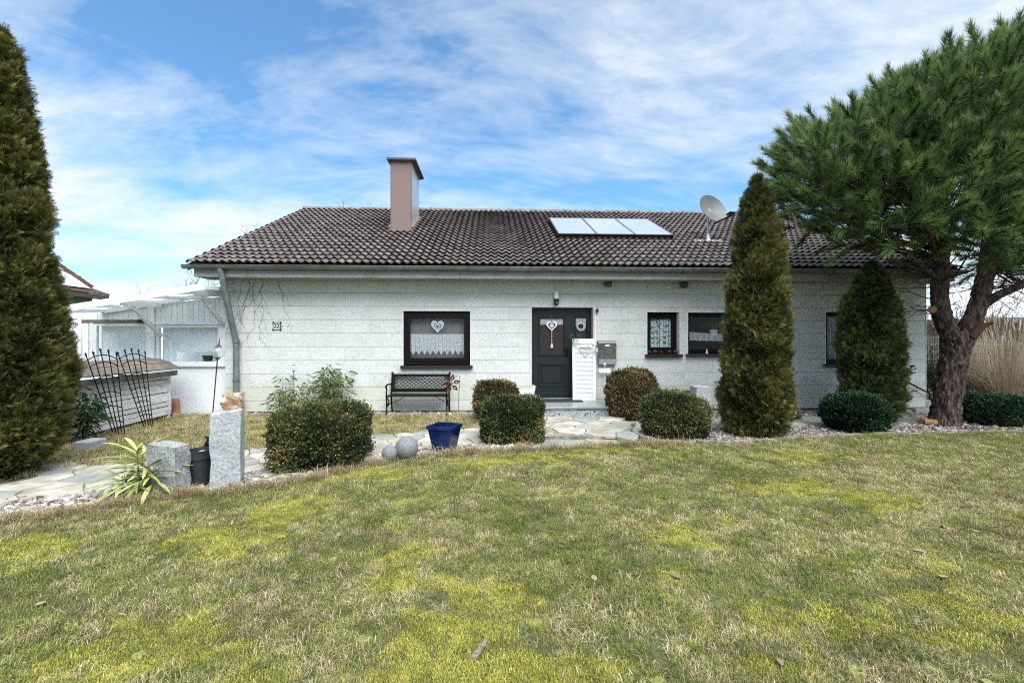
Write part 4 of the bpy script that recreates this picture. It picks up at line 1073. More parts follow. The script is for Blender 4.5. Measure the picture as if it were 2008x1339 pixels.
    # cut logs by the pine
    for k, (px, py, ln, an) in enumerate(((1812, 832, .16, .3), (1825, 834, .20, -.5))):
        b = G(px, py); m = MB(); d = Vector((math.cos(an), math.sin(an), 0)); m.tube([b+Vector((0, 0, .06))-d*ln/2, b+Vector((0, 0, .06))+d*ln/2], [.062, .058], 9)
        top(m, 'cut_log', 'cut_wood', ('short sawn log left of the pine trunk foot', 'sawn orange log leaning against the pine trunk foot')[k], 'log', tuple(b))
stones_and_pots()

# ------------------------------------------------------------------ annex, shed, trellises
def annex():
    Y = W+.12
    def q(px, py, y=Y): return P(px, py, y)
    xr = XL-.02; xl = q(60, 700).x
    t = thing('glazed_annex', 'white glazed annex with sloping glass roof left of the house', 'annex', ((xl+xr)/2, Y, 0))
    zs = q(350, 714).z; zt = q(350, 636).z
    MB().box(q(300, 700).x, xr, Y, Y+.25, -.05, zs-.06).build('base_wall', 'roughcast', t)
    MB().box(xl, q(299.6, 700).x, Y+.003, Y+.25, -.05, zs-.06).build('base_wall', 'roughcast', t)
    MB().box(q(180, 700).x, xr, Y-.06, Y+.2, zs-.058, zs-.012).build('window_ledge', 'white_paint', t, bev=.005)
    # top line of boarding follows the roof
    def zroof(x): a = q(110, 618); b = q(440, 577); return a.z+(b.z-a.z)*(x-a.x)/(b.x-a.x)
    posts = [(q(291, 700).x, q(304, 700).x), (q(433, 700).x, xr), (q(144, 700).x, q(161, 700).x)]
    for a, b in posts: MB().box(a, b, Y-.035, Y+.12, zs-.012, zroof(a)-.02).build('post', 'white_paint', t, bev=.006)
    MB().box(q(161, 640).x, q(291, 640).x, Y-.01, Y+.1, zt+.03, zt+.10).build('head_rail', 'old_wood', t)
    MB().box(q(304, 640).x, q(433, 640).x, Y-.02, Y+.1, zt-.0, zt+.045).build('head_rail', 'white_paint', t)
    r = random.Random(9)
    def boards(pa, pb, n, z0):
        for k in range(n):
            a = q(pa+(pb-pa)*k/n, 600).x; b = q(pa+(pb-pa)*(k+1)/n, 600).x
            z1 = zroof((a+b)/2)-.05
            MB().box(a+.004, b-.004, Y+r.uniform(0, .006), Y+.03, z0, z1).build('cladding_board', 'white_board', t, bev=.003)
    boards(161.3, 290.6, 13, zt+.101); boards(304.3, 432.6, 12, zt+.046)
    # left part: plain white panel and pale door leaf
    MB().box(xl, q(143.6, 700).x, Y-.02, Y+.03, zs-.012, zroof(xl)-.02).build('side_panel', 'white_board', t)
    MB().box(q(161.5, 700).x, q(173, 700).x, Y, Y+.03, zs-.012, zt+.029).build('side_panel', 'white_board', t)
    def win(pa, pb, y0, y1, lab):
        a, b = q(pa, 700).x, q(pb, 700).x
        f = frame_mb(a, b, y0, y1, .07, Y+.01, Y+.08).build('window', 'white_paint', t, bev=.004, label=lab)
        MB().box(a+.065, b-.065, Y+.04, Y+.046, y0+.065, y1-.065).build('pane', 'glass', f)
        wavy(a+.05, b-.05, y0+.05, y1-.05, Y+.16, .010, .11, 120, 4, (lambda x: y0+.05) if pa < 300 else (lambda x: y0+.28 if x > a+.35 else y0+.05), int(pa)).build('curtain', 'curtain', f)
    win(182, 290.5, zs-.011, zt+.029, None); win(304.5, 432.5, zs-.011, zt-.001, None)
    # potted plant behind the right pane
    p = q(407, 712, Y+.11); m = MB(); m.lathe([(.07, 0), (.10, .16), (.11, .2)], (p.x, Y+.12, zs-.01), 12); top(m, 'window_pot', 'fern_green', 'green pot standing behind the right annex pane', 'plant pot', (p.x, Y+.12, zs-.01))
    at = bpy.data.objects['window_pot'].data.attributes.new('tint', 'FLOAT', 'POINT')
    # interior
    m = MB(); m.box(xl, xr, Y+2.5, Y+2.55, 0, 2.6); m.box(xl, xr, Y+.26, Y+2.49, .0, .02); m.box(xl, xl+.05, Y+.26, Y+2.49, .03, 2.4); m.build('back_wall', 'white_board', t)
    # roof: panes on rafters, pushed out over the front
    yo = Y-1.15
    e0 = P(112, 607, yo); e1 = P(374, 565, yo); x0, x1 = e0.x, e1.x+.25
    def zr(x): return e0.z+(e1.z-e0.z)*(x-e0.x)/(e1.x-e0.x)
    lift = lambda y: 0.07*(y-yo)
    n = 5
    for k in range(n):
        a = x0+(x1-x0)*k/n; b = x0+(x1-x0)*(k+1)/n
        m = MB(); m.add([(x, y, zr(x)+dz+lift(y)) for dz in (.004, .016) for y in (yo, Y+2.5) for x in (a+.02, b-.02)], [(0, 2, 3, 1), (4, 5, 7, 6), (0, 1, 5, 4), (2, 6, 7, 3), (0, 4, 6, 2), (1, 3, 7, 5)])
        m.build('roof_pane', 'roof_glass', t)
    for k in range(n+1):
        x = x0+(x1-x0)*k/n
        MB().bar((x, yo+.03, zr(x)-.03), (x, Y+2.5, zr(x)-.03+lift(Y+2.5)), .04, .06).build('glazing_bar', 'white_paint', t)
    MB().bar((x0-.05, yo, zr(x0-.05)-.01), (x1, yo, zr(x1)-.01), .03, .13).build('front_beam', 'white_paint', t)
    MB().bar((x0-.05, Y-.04, zr(x0-.05)+lift(Y)-.05), (x1, Y-.04, zr(x1)+lift(Y)-.05), .05, .09).build('wall_beam', 'white_paint', t)
    MB().bar((x0-.06, yo, zr(x0)-.01), (x0-.06, Y+2.5, zr(x0)+lift(Y+2.5)), .05, .10).build('side_beam', 'white_paint', t)
    for px, pb in ((374, 437), (236, 311)):
        e = P(px, 566 if px > 300 else 585, yo+.02); x = e.x+.02
        z1 = zr(x)-.10
        MB().bar((x, yo+.02, z1), (x, Y-.04, z1+.07), .06, .09).build('outrigger', 'white_paint', t)
        MB().bar((x, yo+.35, z1-.05), (x, Y-.03, z1-.62), .055, .08).build('brace', 'white_paint', t)
    # dark garden ornament on the sill of the beam
    c = q(272, 630, Y-.07); m = MB(); m.lathe([(.01, -.05), (.06, -.03), (.05, .03), (.01, .05)], c, 10); m.tube([c, c+Vector((.1, 0, .09))], .008, 5); m.box(c.x-.02, c.x+.02, c.y, Y-.037+.0, c.z-.02, c.z+.02)
    top(m, 'outdoor_spotlight', 'black_plastic_gloss', 'small black spotlight on the white annex post', 'spotlight', tuple(c))
annex()
def slat_shed():
    A = G(158, 862); B = G(334, 817); d = (B-A).normalized(); n = Vector((d.y, -d.x, 0)); back = -n; L = (B-A).length
    if n.x < 0: n = -n
    back = -n
    Dp = .95; hz = .90
    t = thing('slatted_shed', 'low white slatted shed with weathered dark board roof', 'shed', ((A+B)/2+back*Dp/2))
    A2 = A-d*1.2
    ns = 9; r = random.Random(6)
    for k in range(ns):
        z0 = .06+k*(hz-.06)/ns; dz = (hz-.06)/ns
        sk = r.uniform(-.008, .008); th = r.uniform(.016, .03); g = .003+(.015 if k in (1, 2, 5) else .004)
        a = A2+Vector((0, 0, z0+dz/2-sk))+n*r.uniform(-.006, .006); b = B+Vector((0, 0, z0+dz/2+sk))+n*r.uniform(-.006, .006)
        MB().bar(a, b, .02, dz-g).build('slat', 'slat_white', t)
        e0 = B+back*.02+Vector((0, 0, z0+dz/2)); MB().bar(e0, e0+back*(Dp-.02), .02, dz-g).build('slat', 'slat_white', t)
    for p in (B-d*.035-n*.03, B+back*Dp-d*.03, A2-n*.03):
        MB().bar(p+Vector((0, 0, -.03)), p+Vector((0, 0, hz+.02)), .06, .05, (0, 1, 0)).build('post', 'white_paint', t)
    m = MB(); m.bar(A2-n*.06+Vector((0, 0, .45)), B-n*.06-d*.08+Vector((0, 0, .45)), .012, .85); m.build('inner_lining', 'cap_dark', t)
    # arched board roof
    nb = 6; oh = .16; prof = []
    for k in range(nb+1):
        f = k/nb; s = -oh+(Dp+2*oh)*f; prof.append((s, hz+.05+.27*math.sin(PI*min(1, max(0, (f*.9+.08))))))
    for k in range(nb):
        (s0, z0), (s1, z1) = prof[k], prof[k+1]
        off = r.uniform(.0, .06); a0 = A2-d*.1; b0 = B+d*(.06+off)
        P4 = [a0+back*s0+Vector((0, 0, z0)), b0+back*s0+Vector((0, 0, z0)), b0+back*(s1+.03)+Vector((0, 0, z1+.006)), a0+back*(s1+.03)+Vector((0, 0, z1+.006))]
        nn = (P4[1]-P4[0]).cross(P4[3]-P4[0]).normalized()*.022
        if nn.z < 0: nn = -nn
        m = MB(); m.add(P4+[p+nn for p in P4], [(0, 1, 2, 3), (7, 6, 5, 4), (0, 4, 5, 1), (1, 5, 6, 2), (2, 6, 7, 3), (3, 7, 4, 0)]); m.build('roof_board', 'old_wood', t)
    MB().bar(A2+n*.13+Vector((0, 0, hz+.03)), B+n*.13+Vector((0, 0, hz+.03)), .03, .10).build('eave_board', 'cap_dark', t)
    m = MB(); c = A+d*(L*.62)+back*.5+Vector((0, 0, hz+.33)); m.bar(c-d*.10, c+d*.10, .04, .02); m.lathe([(.03, -.02), (.035, .02), (.01, .03)], c+d*.13, 8)
    top(m, 'red_hand_tool', 'red_tile', 'small red hand tool lying on the shed roof', 'tool', tuple(c))
    return A, B, d, n
SH = slat_shed()
def trellis(name, bot, tops, lab):
    b0 = [G(px, py) for px, py in bot]; y = sum((p.y for p in b0), 0)/5
    nrm = SH[3]
    dm = [ (p.y) for p in b0]
    tp = []
    for (px, py), p in zip(tops, b0):
        dep = Vector(ray(px, py)); o_ = Vector((0, 0, H)); k = (SH[0]+nrm*.22-o_).dot(nrm)/dep.dot(nrm); tp.append(o_+dep*k)
    t = thing('trellis', lab, 'trellis', b0[2], 0, 'iron fan trellises')
    for p, q in zip(b0, tp):
        d = (q-p).normalized(); m = MB(); m.tube([p-d*.05, q-d*.06], .0085, 6); m.lathe([(.004, -.075), (.016, -.06), (.006, -.045), (.019, -.03), (.010, -.01), (.002, .012)], q, 8, d.to_track_quat('Z', 'Y').to_matrix()); m.build('rod', 'black_iron', t, smooth=True)
    for f, arch in ((.915, .05), (.835, .045), (.675, .04), (.50, .03), (.335, .022), (.16, .016)):
        a = b0[0].lerp(tp[0], f); e = b0[4].lerp(tp[4], f); m = MB()
        m.tube([a.lerp(e, s)+Vector((0, -.010, arch*(1-(2*s-1)**2)*1.6)) for s in np.linspace(0, 1, 9)], .0085, 5); m.build('cross_bar', 'black_iron', t)
trellis('t', [(222, 850), (229, 853), (234, 855), (240, 856), (245, 855)], [(167, 692), (182, 689), (196, 683), (212, 685), (228, 690)], 'left iron fan trellis, nearer the left thuja')
trellis('t', [(283, 838), (288, 840), (293, 841), (297, 840), (300, 838)], [(230, 690), (244, 685), (257, 682), (271, 685), (284, 688)], 'right iron fan trellis, nearer the white annex')
# ------------------------------------------------------------------ lawn, beds and path outlines (real ground coordinates)
def GL(pts, z=0.0): return [G(px, py, z) for px, py in pts]
LAWN_EDGE = GL([(-420, 1085), (-200, 1048), (0, 1020), (130, 1007), (250, 984), (330, 970), (450, 966), (545, 950), (620, 936), (720, 914), (800, 899), (900, 891), (960, 885), (1075, 880), (1180, 875), (1262, 872), (1330, 872), (1440, 872), (1550, 864), (1650, 858), (1750, 855), (1880, 852), (2008, 849), (2200, 845), (2500, 842)])
LAWN = [(p.x, p.y) for p in LAWN_EDGE]+[(26, 6), (26, -6), (-9, -6), (-9, 2.5)]
PATH_BACK = GL([(-160, 985), (0, 945), (110, 918), (200, 912), (300, 903), (400, 890), (480, 882), (560, 877), (650, 866), (720, 857), (840, 845), (945, 837), (1000, 834)])
PATH_FRONT = GL([(1000, 864), (945, 870), (850, 881), (720, 897), (620, 906), (560, 916), (480, 930), (400, 940), (300, 950), (240, 957), (130, 972), (0, 984), (-160, 1020)])
PATH = [(p.x, p.y) for p in PATH_BACK+PATH_FRONT]
PZU = PLZ-.012
PLAZA_U = [(p.x, p.y) for p in GL([(985, 816), (1207, 816), (1262, 852), (1000, 852)], PLZ)]
PLAZA_L = [(p.x, p.y) for p in GL([(960, 852), (1240, 856), (1272, 871), (1080, 878), (955, 872)])]
PATH_R = [(p.x, p.y) for p in GL([(1195, 818), (1290, 820), (1500, 820), (1650, 819), (1830, 820), (1830, 829), (1700, 832), (1640, 838), (1500, 842), (1395, 842), (1290, 842), (1250, 846), (1225, 836)])]
BACK_LAWN = [(p.x, p.y) for p in GL([(-60, 900), (90, 860), (330, 822), (345, 814), (450, 812.5), (700, 812.5), (940, 812.5), (1010, 815), (1000, 836), (945, 838), (840, 846), (720, 858), (650, 867), (560, 878), (480, 883), (400, 891), (300, 904), (200, 913), (110, 919), (0, 946), (-120, 970)])]
GRAVEL_L = [(p.x, p.y) for p in GL([(-160, 1005), (0, 980), (130, 969), (240, 955), (300, 948), (400, 938), (480, 927), (560, 913), (620, 903), (720, 894), (850, 878), (945, 867), (1000, 860), (1075, 880), (960, 890), (900, 895), (800, 903), (720, 918), (620, 940), (545, 954), (450, 970), (330, 974), (250, 988), (130, 1011), (0, 1024), (-160, 1050)])]
GRAVEL_R = [(p.x, p.y) for p in GL([(1243, 850), (1290, 840), (1400, 840), (1500, 838), (1640, 835), (1760, 830), (1900, 815), (2100, 812), (2400, 815), (2400, 843), (2200, 846), (2008, 850), (1880, 853), (1750, 856), (1650, 859), (1550, 865), (1440, 873), (1330, 873), (1285, 871), (1262, 864)])]
GRAVEL_W = [(p.x, p.y) for p in GL([(340, 808), (1020, 805), (1020, 815), (700, 814), (450, 814), (340, 816)])]
GRAVEL_WR = [(p.x, p.y) for p in GL([(1200, 806), (1830, 804), (1830, 822), (1500, 823), (1280, 824), (1200, 818)])]
def flat(poly, z, name, m, lab, step=.12, bump=.0, seed=0, kind='structure'):
    xs = [p[0] for p in poly]; ys = [p[1] for p in poly]
    gx = np.arange(min(xs)-step, max(xs)+step, step); gy = np.arange(min(ys)-step, max(ys)+step, step)
    X, Y = np.meshgrid(gx, gy); Z = z+bump*(vnoise(X, Y, 1.1, seed, 3)-.5)*2
    ins = inside(poly, X[:-1, :-1]+step/2, Y[:-1, :-1]+step/2)
    idx = np.arange(X.size).reshape(X.shape)
    F = np.stack([idx[:-1, :-1], idx[:-1, 1:], idx[1:, 1:], idx[1:, :-1]], -1)[ins]
    used = np.unique(F); mp = np.full(X.size, -1); mp[used] = np.arange(len(used))
    V = np.stack([X.ravel(), Y.ravel(), Z.ravel()], 1)[used]
    o = npmesh(name, V, mp[F], m, smooth=True); tag(o, lab, None, None, kind); return o
def lawn_z(x, y): return .0+.022*(vnoise(x, y, 1.1, 0, 3)-.5)*2
flat(LAWN, 0, 'lawn', 'lawn_ground', 'front lawn sloping away from the viewer', .10, .022)
flat(BACK_LAWN, -.004, 'back_lawn', 'lawn_ground', 'strip of dry lawn between path and house', .12, .01, 3)
flat(GRAVEL_L, -.016, 'gravel_bed_ground', 'gravel_ground', 'ground of the gravel strip before the path', .06)
flat(GRAVEL_R, -.010, 'gravel_bed_ground', 'gravel_ground', 'ground of the planted gravel bed on the right', .06)
flat(GRAVEL_W, -.020, 'gravel_strip_ground', 'gravel_ground', 'ground of the gravel strip along the left house wall', .05)
flat(GRAVEL_WR, -.022, 'gravel_strip_ground', 'gravel_ground', 'ground of the gravel strip along the right house wall', .05)

# ---- flagstones: irregular cells round jittered seeds
def voronoi(seeds, emit, gap):
    S = np.array(seeds); out = []
    for i, s in enumerate(S):
        if not emit[i]: continue
        poly = [(s[0]-.9, s[1]-.9), (s[0]+.9, s[1]-.9), (s[0]+.9, s[1]+.9), (s[0]-.9, s[1]+.9)]
        d = S-s; near = np.argsort((d**2).sum(1))[1:22]
        for j in near:
            n = S[j]-s; l = np.hypot(*n); n = n/l; lim = l/2-gap/2; q = []
            for a, b in zip(poly, poly[1:]+poly[:1]):
                da = (a[0]-s[0])*n[0]+(a[1]-s[1])*n[1]-lim; db = (b[0]-s[0])*n[0]+(b[1]-s[1])*n[1]-lim
                if da <= 0: q.append(a)
                if da*db < 0: t = da/(da-db); q.append((a[0]+(b[0]-a[0])*t, a[1]+(b[1]-a[1])*t))
            poly = q
            if len(poly) < 3: break
        if len(poly) >= 3: out.append(poly)
    return out
def paving(poly, z, name, lab, sx, sy, seed, gap=.015, green=.2, bedz=None, bed=True):
    r = random.Random(seed)
    root = flat(poly, z-.02 if bedz is None else bedz, name, 'mortar', lab, .06)
    ORG[root.name] = (Vector((0, 0, 0)), 0)
    xs = [p[0] for p in poly]; ys = [p[1] for p in poly]; seeds = []; 
    y = min(ys)-1.2; row = 0
    while y < max(ys)+1.2:
        x = min(xs)-1.5+(row % 2)*sx/2
        while x < max(xs)+1.5:
            seeds.append((x+r.uniform(-.36, .36)*sx, y+r.uniform(-.36, .36)*sy)); x += sx
        y += sy; row += 1
    em = inside(poly, [s[0] for s in seeds], [s[1] for s in seeds])
    for c in voronoi(seeds, em, gap):
        cx = sum(p[0] for p in c)/len(c); cy = sum(p[1] for p in c)/len(c)
        # nick the corners so the outline is broken stone, not a clean cell
        c2 = []
        for k, p in enumerate(c):
            q = c[(k+1) % len(c)]; l = math.hypot(q[0]-p[0], q[1]-p[1])
            f = r.uniform(.015, .06) if l > .12 else .2
            c2.append((p[0]+(q[0]-p[0])*f, p[1]+(q[1]-p[1])*f))
            if l > .18:
                m_ = r.uniform(.3, .7); o_ = r.uniform(-.014, .006); nx, ny = -(q[1]-p[1])/l, (q[0]-p[0])/l
                c2.append((p[0]+(q[0]-p[0])*m_-nx*o_, p[1]+(q[1]-p[1])*m_-ny*o_))
            if l > .12: c2.append((p[0]+(q[0]-p[0])*(1-f), p[1]+(q[1]-p[1])*(1-f)))
        c = c2; n = len(c); zt = z+r.uniform(-.004, .006); tx, ty = r.uniform(-.012, .012), r.uniform(-.012, .012)
        zz = lambda p: zt+tx*(p[0]-cx)+ty*(p[1]-cy)
        ins = [(cx+(p[0]-cx)*.982, cy+(p[1]-cy)*.975) for p in c]
        vs = [(p[0]-cx, p[1]-cy, zz(p)-.045) for p in c]+[(p[0]-cx, p[1]-cy, zz(p)-.007) for p in c]+[(p[0]-cx, p[1]-cy, zz(p)) for p in ins]
        fs = [(i, (i+1) % n, n+(i+1) % n, n+i) for i in range(n)]+[(n+i, n+(i+1) % n, 2*n+(i+1) % n, 2*n+i) for i in range(n)]+[tuple(range(2*n, 3*n))]
        m = MB(); m.add(vs, fs); o = m.build('flagstone', 'flagstone_green' if r.random() < green else 'flagstone', root, True); o.location = (cx, cy, 0)
    return root
paving(PATH, .010, 'path', 'crazy paved flagstone path curving towards the left', .47, .27, 3, .014)
paving(PLAZA_U, PZU, 'entrance_paving', 'raised crazy paving before the entrance step', .50, .33, 5, .016, .35)
mb = MB(); mb.prism(PLAZA_U, -.05, PZU-.022); tag(mb.build('paving_base', 'mortar'), 'raised base under the entrance paving', None, None, 'structure')
paving(PLAZA_L, .004, 'lower_paving', 'dark lower row of flagstones at the lawn edge', .95, .34, 9, .02, .75)
paving(PATH_R, .004, 'right_path', 'flagstone path along the house behind the thujas', .6, .3, 8, .02, .55)

# ---- instanced ground cover (grass, gravel): one point cloud each
def protos(name, items):
    c = bpy.data.collections.new(name)
    for i, (V, F, m) in enumerate(items):
        me = bpy.data.meshes.new(f'{name}_{i}'); me.from_pydata([tuple(v) for v in V], [], [tuple(f) for f in F]); me.materials.append(MATS[m]); nb_ = 5 if m.startswith('grass') else len(V); at_ = me.attributes.new('blade', 'FLOAT', 'POINT'); at_.data.foreach_set('value', np.repeat(rng.uniform(-.34, .34, len(V)//nb_+1), nb_)[:len(V)].astype(np.float32) if nb_ == 5 else np.zeros(len(V), np.float32))
        o = bpy.data.objects.new(f'{name}_{chr(97+i)}', me); c.objects.link(o)
    return c
def instance_cloud(name, lab, pos, rot, scl, tint, kind, coll):
    n = len(pos); me = bpy.data.meshes.new(name); me.vertices.add(n); me.vertices.foreach_set('co', np.asarray(pos, np.float32).ravel())
    for nm, ty, arr, key in (('rot', 'FLOAT_VECTOR', rot, 'vector'), ('scl', 'FLOAT', scl, 'value'), ('tint', 'FLOAT', tint, 'value'), ('kind_index', 'INT', kind, 'value')):
        a = me.attributes.new(nm, ty, 'POINT'); a.data.foreach_set(key, np.asarray(arr, np.int32 if ty == 'INT' else np.float32).ravel())
    o = link(bpy.data.objects.new(name, me)); tag(o, lab, None, None, 'stuff')
    g = bpy.data.node_groups.new(name, 'GeometryNodeTree')
    g.interface.new_socket('Geometry', in_out='INPUT', socket_type='NodeSocketGeometry'); g.interface.new_socket('Geometry', in_out='OUTPUT', socket_type='NodeSocketGeometry')
    nd = g.nodes; gi = nd.new('NodeGroupInput'); go = nd.new('NodeGroupOutput'); ip = nd.new('GeometryNodeInstanceOnPoints'); ci = nd.new('GeometryNodeCollectionInfo')
    ci.inputs['Collection'].default_value = coll; ci.inputs['Separate Children'].default_value = True; ci.inputs['Reset Children'].default_value = True
    def attr(nm, ty):
        a = nd.new('GeometryNodeInputNamedAttribute'); a.data_type = ty; a.inputs['Name'].default_value = nm; return a.outputs['Attribute']
    L = g.links.new; L(gi.outputs[0], ip.inputs['Points']); L(ci.outputs[0], ip.inputs['Instance']); ip.inputs['Pick Instance'].default_value = True
    L(attr('kind_index', 'INT'), ip.inputs['Instance Index']); L(attr('rot', 'FLOAT_VECTOR'), ip.inputs['Rotation']); L(attr('scl', 'FLOAT'), ip.inputs['Scale']); L(ip.outputs[0], go.inputs[0])
    md = o.modifiers.new('cover', 'NODES'); md.node_group = g
    return o
def blade(r, x, y, L, lean, az, w, curl):
    """one grass blade: two segments"""
    d = (math.cos(az), math.sin(az)); s = (-d[1]*w/2, d[0]*w/2)
    a1 = lean*.6; a2 = lean+curl
    p1 = (x+d[0]*math.sin(a1)*L*.55, y+d[1]*math.sin(a1)*L*.55, math.cos(a1)*L*.55)
    p2 = (p1[0]+d[0]*math.sin(a2)*L*.45, p1[1]+d[1]*math.sin(a2)*L*.45, max(.002, p1[2]+math.cos(a2)*L*.45))
    return [(x-s[0], y-s[1], -.004), (x+s[0], y+s[1], -.004), (p1[0]+s[0]*.8, p1[1]+s[1]*.8, p1[2]), (p1[0]-s[0]*.8, p1[1]-s[1]*.8, p1[2]), p2], [(0, 1, 2, 3), (3, 2, 4)]
def tuft(seed, n, R, Lr, leanr, w, curl):
    r = random.Random(seed); V = []; F = []
    for _ in range(n):
        a = r.random()*2*PI; q = R*math.sqrt(r.random())
        v, f = blade(r, q*math.cos(a), q*math.sin(a), r.uniform(*Lr), r.uniform(*leanr), r.random()*2*PI, w*r.uniform(.7, 1.3), r.uniform(*curl))
        F += [tuple(i+len(V) for i in g) for g in f]; V += v
    return V, F
def weed():
    V = []; F = []; r = random.Random(77)
    for k in range(8):
        a = k*.785+r.uniform(-.2, .2); L = r.uniform(.025, .045); d = np.array([math.cos(a), math.sin(a), 0]); s = np.array([-d[1], d[0], 0]); b = len(V)
        for f, w, z in ((.1, .003, .004), (.45, .010, .018), (.8, .012, .016), (1, .002, .008)): c = d*L*f+np.array([0, 0, z]); V += [tuple(c-s*w), tuple(c+s*w)]
        for j in range(3): F.append((b+2*j, b+2*j+1, b+2*j+3, b+2*j+2))
    return V, F
items = [(*tuft(1, 20, .05, (.022, .048), (.4, 1.3), .0034, (.1, .7)), 'grass_green'), (*tuft(2, 20, .05, (.018, .04), (.5, 1.4), .0034, (.1, .6)), 'grass_green'), (*tuft(3, 16, .05, (.025, .06), (.4, 1.25), .0032, (.2, .9)), 'grass_green'),
         (*tuft(4, 18, .06, (.025, .060), (1.0, 1.5), .0030, (.0, .3)), 'grass_straw'), (*tuft(5, 16, .06, (.022, .055), (.8, 1.45), .0030, (.1, .5)), 'grass_straw'),
         (*tuft(6, 46, .055, (.010, .022), (.0, .9), .0045, (.1, .5)), 'grass_moss'), (*tuft(7, 46, .055, (.008, .020), (.0, 1.0), .005, (.1, .5)), 'grass_moss'),
         (*tuft(8, 20, .07, (.09, .20), (.7, 1.35), .0040, (.2, .7)), 'grass_straw'), (*tuft(9, 22, .06, (.07, .17), (.1, .8), .0042, (.3, .9)), 'grass_green'), (*weed(), 'grass_green')]
grass_col = protos('grass_tuft', items)
MOSS_SPOTS = [(880, 1235, .26, .16), (800, 1290, .22, .14), (960, 1310, .25, .12), (1000, 1200, .2, .12), (850, 1085, .22, .10), (760, 1135, .22, .09), (250, 1245, .4, .12), (330, 1290, .4, .14), (120, 1290, .3, .12), (60, 1080, .35, .12), (430, 1060, .4, .14), (700, 930, .7, .2), (1030, 900, .8, .22), (1230, 885, .6, .15), (1580, 900, .5, .18), (1650, 1240, .28, .12), (1900, 1260, .3, .12), (1830, 1200, .25, .1), (1500, 960, .5, .18), (1300, 1060, .3, .1), (560, 1010, .5, .16), (1750, 980, .4, .15), (1120, 1330, .2, .1), (1540, 1290, .25, .1), (500, 1330, .35, .1)]
def moss_field(x, y):
    f = np.zeros(np.shape(x))
    for px, py, rx, ry in MOSS_SPOTS:
        c = G(px, py); f = np.maximum(f, np.exp(-(((x-c.x)/(rx*1.1))**2+((y-c.y)/(ry*1.9))**2)))
    return f
def lawn_grass():
    n = 210000
    # even cover, thinner with distance from the terrace side
    x = rng.uniform(-8.5, 11, n); y = rng.uniform(1.2, 8.2, n)
    keep = inside(LAWN, x, y) & (np.abs(x-.3) < y*1.32+1.2) & (rng.random(n) < np.clip((5.2/np.maximum(y, 1))**1.0, .5, 1))
    keep &= ~((vnoise(x, y, 4.5, 71, 3) < .32) & (rng.random(n) < .5))
    x, y = x[keep], y[keep]
    ed = edge_dist([(p.x, p.y) for p in LAWN_EDGE], x, y)
    nz = vnoise(x, y, .9, 5, 4); n2 = vnoise(x, y, 3.3, 9, 3)
    moss = moss_field(x, y)*.62+1.0*(vnoise(x, y, 2.4, 13, 3)-.5)+.8*(vnoise(x, y, 9, 14, 2)-.5)+.25*(vnoise(x, y, .5, 15, 2)-.5)
    dry = nz*.6+n2*.7+.6*vnoise(x, y, 9, 81, 2)-.575+.32*np.exp(-ed/.12)-.10*(np.abs(x-6)/8)
    u = rng.random(len(x))
    kind = np.where(u < dry, rng.integers(3, 5, len(x)), rng.integers(0, 3, len(x)))
    um = rng.random(len(x)); kind = np.where((moss > .22) & (um < np.clip((moss-.17)*3, 0, .88)), rng.integers(5, 7, len(x)), kind)
    tint = np.clip(.48+.45*(vnoise(x, y, 1.7, 21, 3)-.5)+.6*(vnoise(x, y, 7.7, 22, 2)-.5)+rng.normal(0, .24, len(x)), 0, 1)
    # dark damp spots
    tint = np.clip(tint-.35*(vnoise(x, y, 6.2, 31, 3) < .40), 0, 1)
    scl = rng.uniform(.6, 1.3, len(x))*(1+.25*(y > 5))*(.60+.5*vnoise(x, y, 2.8, 61, 3)); wd = (rng.random(len(x)) < .0012); kind = np.where(wd, 9, kind); tint = np.where(wd, .75, tint)
    fr = (ed < .16) & (rng.random(len(x)) < .30) & (x < 3.0); kind = np.where(fr, 7, kind)
    z = lawn_z(x, y)
    pos = np.stack([x, y, z+.003], 1); rot = np.stack([rng.normal(0, .12, len(x)), rng.normal(0, .12, len(x)), rng.uniform(0, 6.28, len(x))], 1)
    # long dead grass hanging along the left lawn edge, green tufts at the right edging
    ex = []
    pts = [(p.x, p.y) for p in LAWN_EDGE]
    for (a, b) in zip(pts[:-1], pts[1:]):
        L = math.hypot(b[0]-a[0], b[1]-a[1])
        for k in range(int(L*75)):
            t = random.random(); ex.append((a[0]+(b[0]-a[0])*t, a[1]+(b[1]-a[1])*t+random.gauss(-.03, .06)))
    ex = np.array(ex); m = len(ex); 
    lft = ex[:, 0] < .6
    sel = rng.random(m) < np.where(lft, .85, .25); ex = ex[sel]; m = len(ex)
    kk = np.where(rng.random(m) < np.where(ex[:, 0] < .6, .93, .45), 7, 8)
    pos = np.concatenate([pos, np.stack([ex[:, 0], ex[:, 1], np.zeros(m)], 1)]); rot = np.concatenate([rot, np.stack([rng.normal(0, .15, m), rng.normal(0, .15, m), rng.uniform(0, 6.28, m)], 1)])
    scl = np.concatenate([scl, rng.uniform(.55, 1.05, m)]); tint = np.concatenate([tint, np.clip(rng.normal(.55, .25, m), 0, 1)]); kind = np.concatenate([kind, kk])
    tf = []
    for px, py, s, c in ((1700, 862, .5, 40), (1745, 858, .3, 25), (1630, 864, .25, 18), (1560, 866, .2, 15)):
        c0 = G(px, py)
        for _ in range(c): tf.append((c0.x+random.uniform(-s, s), c0.y+random.gauss(0, .05)))
    tf = np.array(tf); m = len(tf)
    pos = np.concatenate([pos, np.stack([tf[:, 0], tf[:, 1], np.zeros(m)], 1)]); rot = np.concatenate([rot, np.stack([np.zeros(m), np.zeros(m), rng.uniform(0, 6.28, m)], 1)]); scl = np.concatenate([scl, rng.uniform(.5, .9, m)]); tint = np.concatenate([tint, rng.uniform(.3, 1, m)]); kind = np.concatenate([kind, np.full(m, 8)])
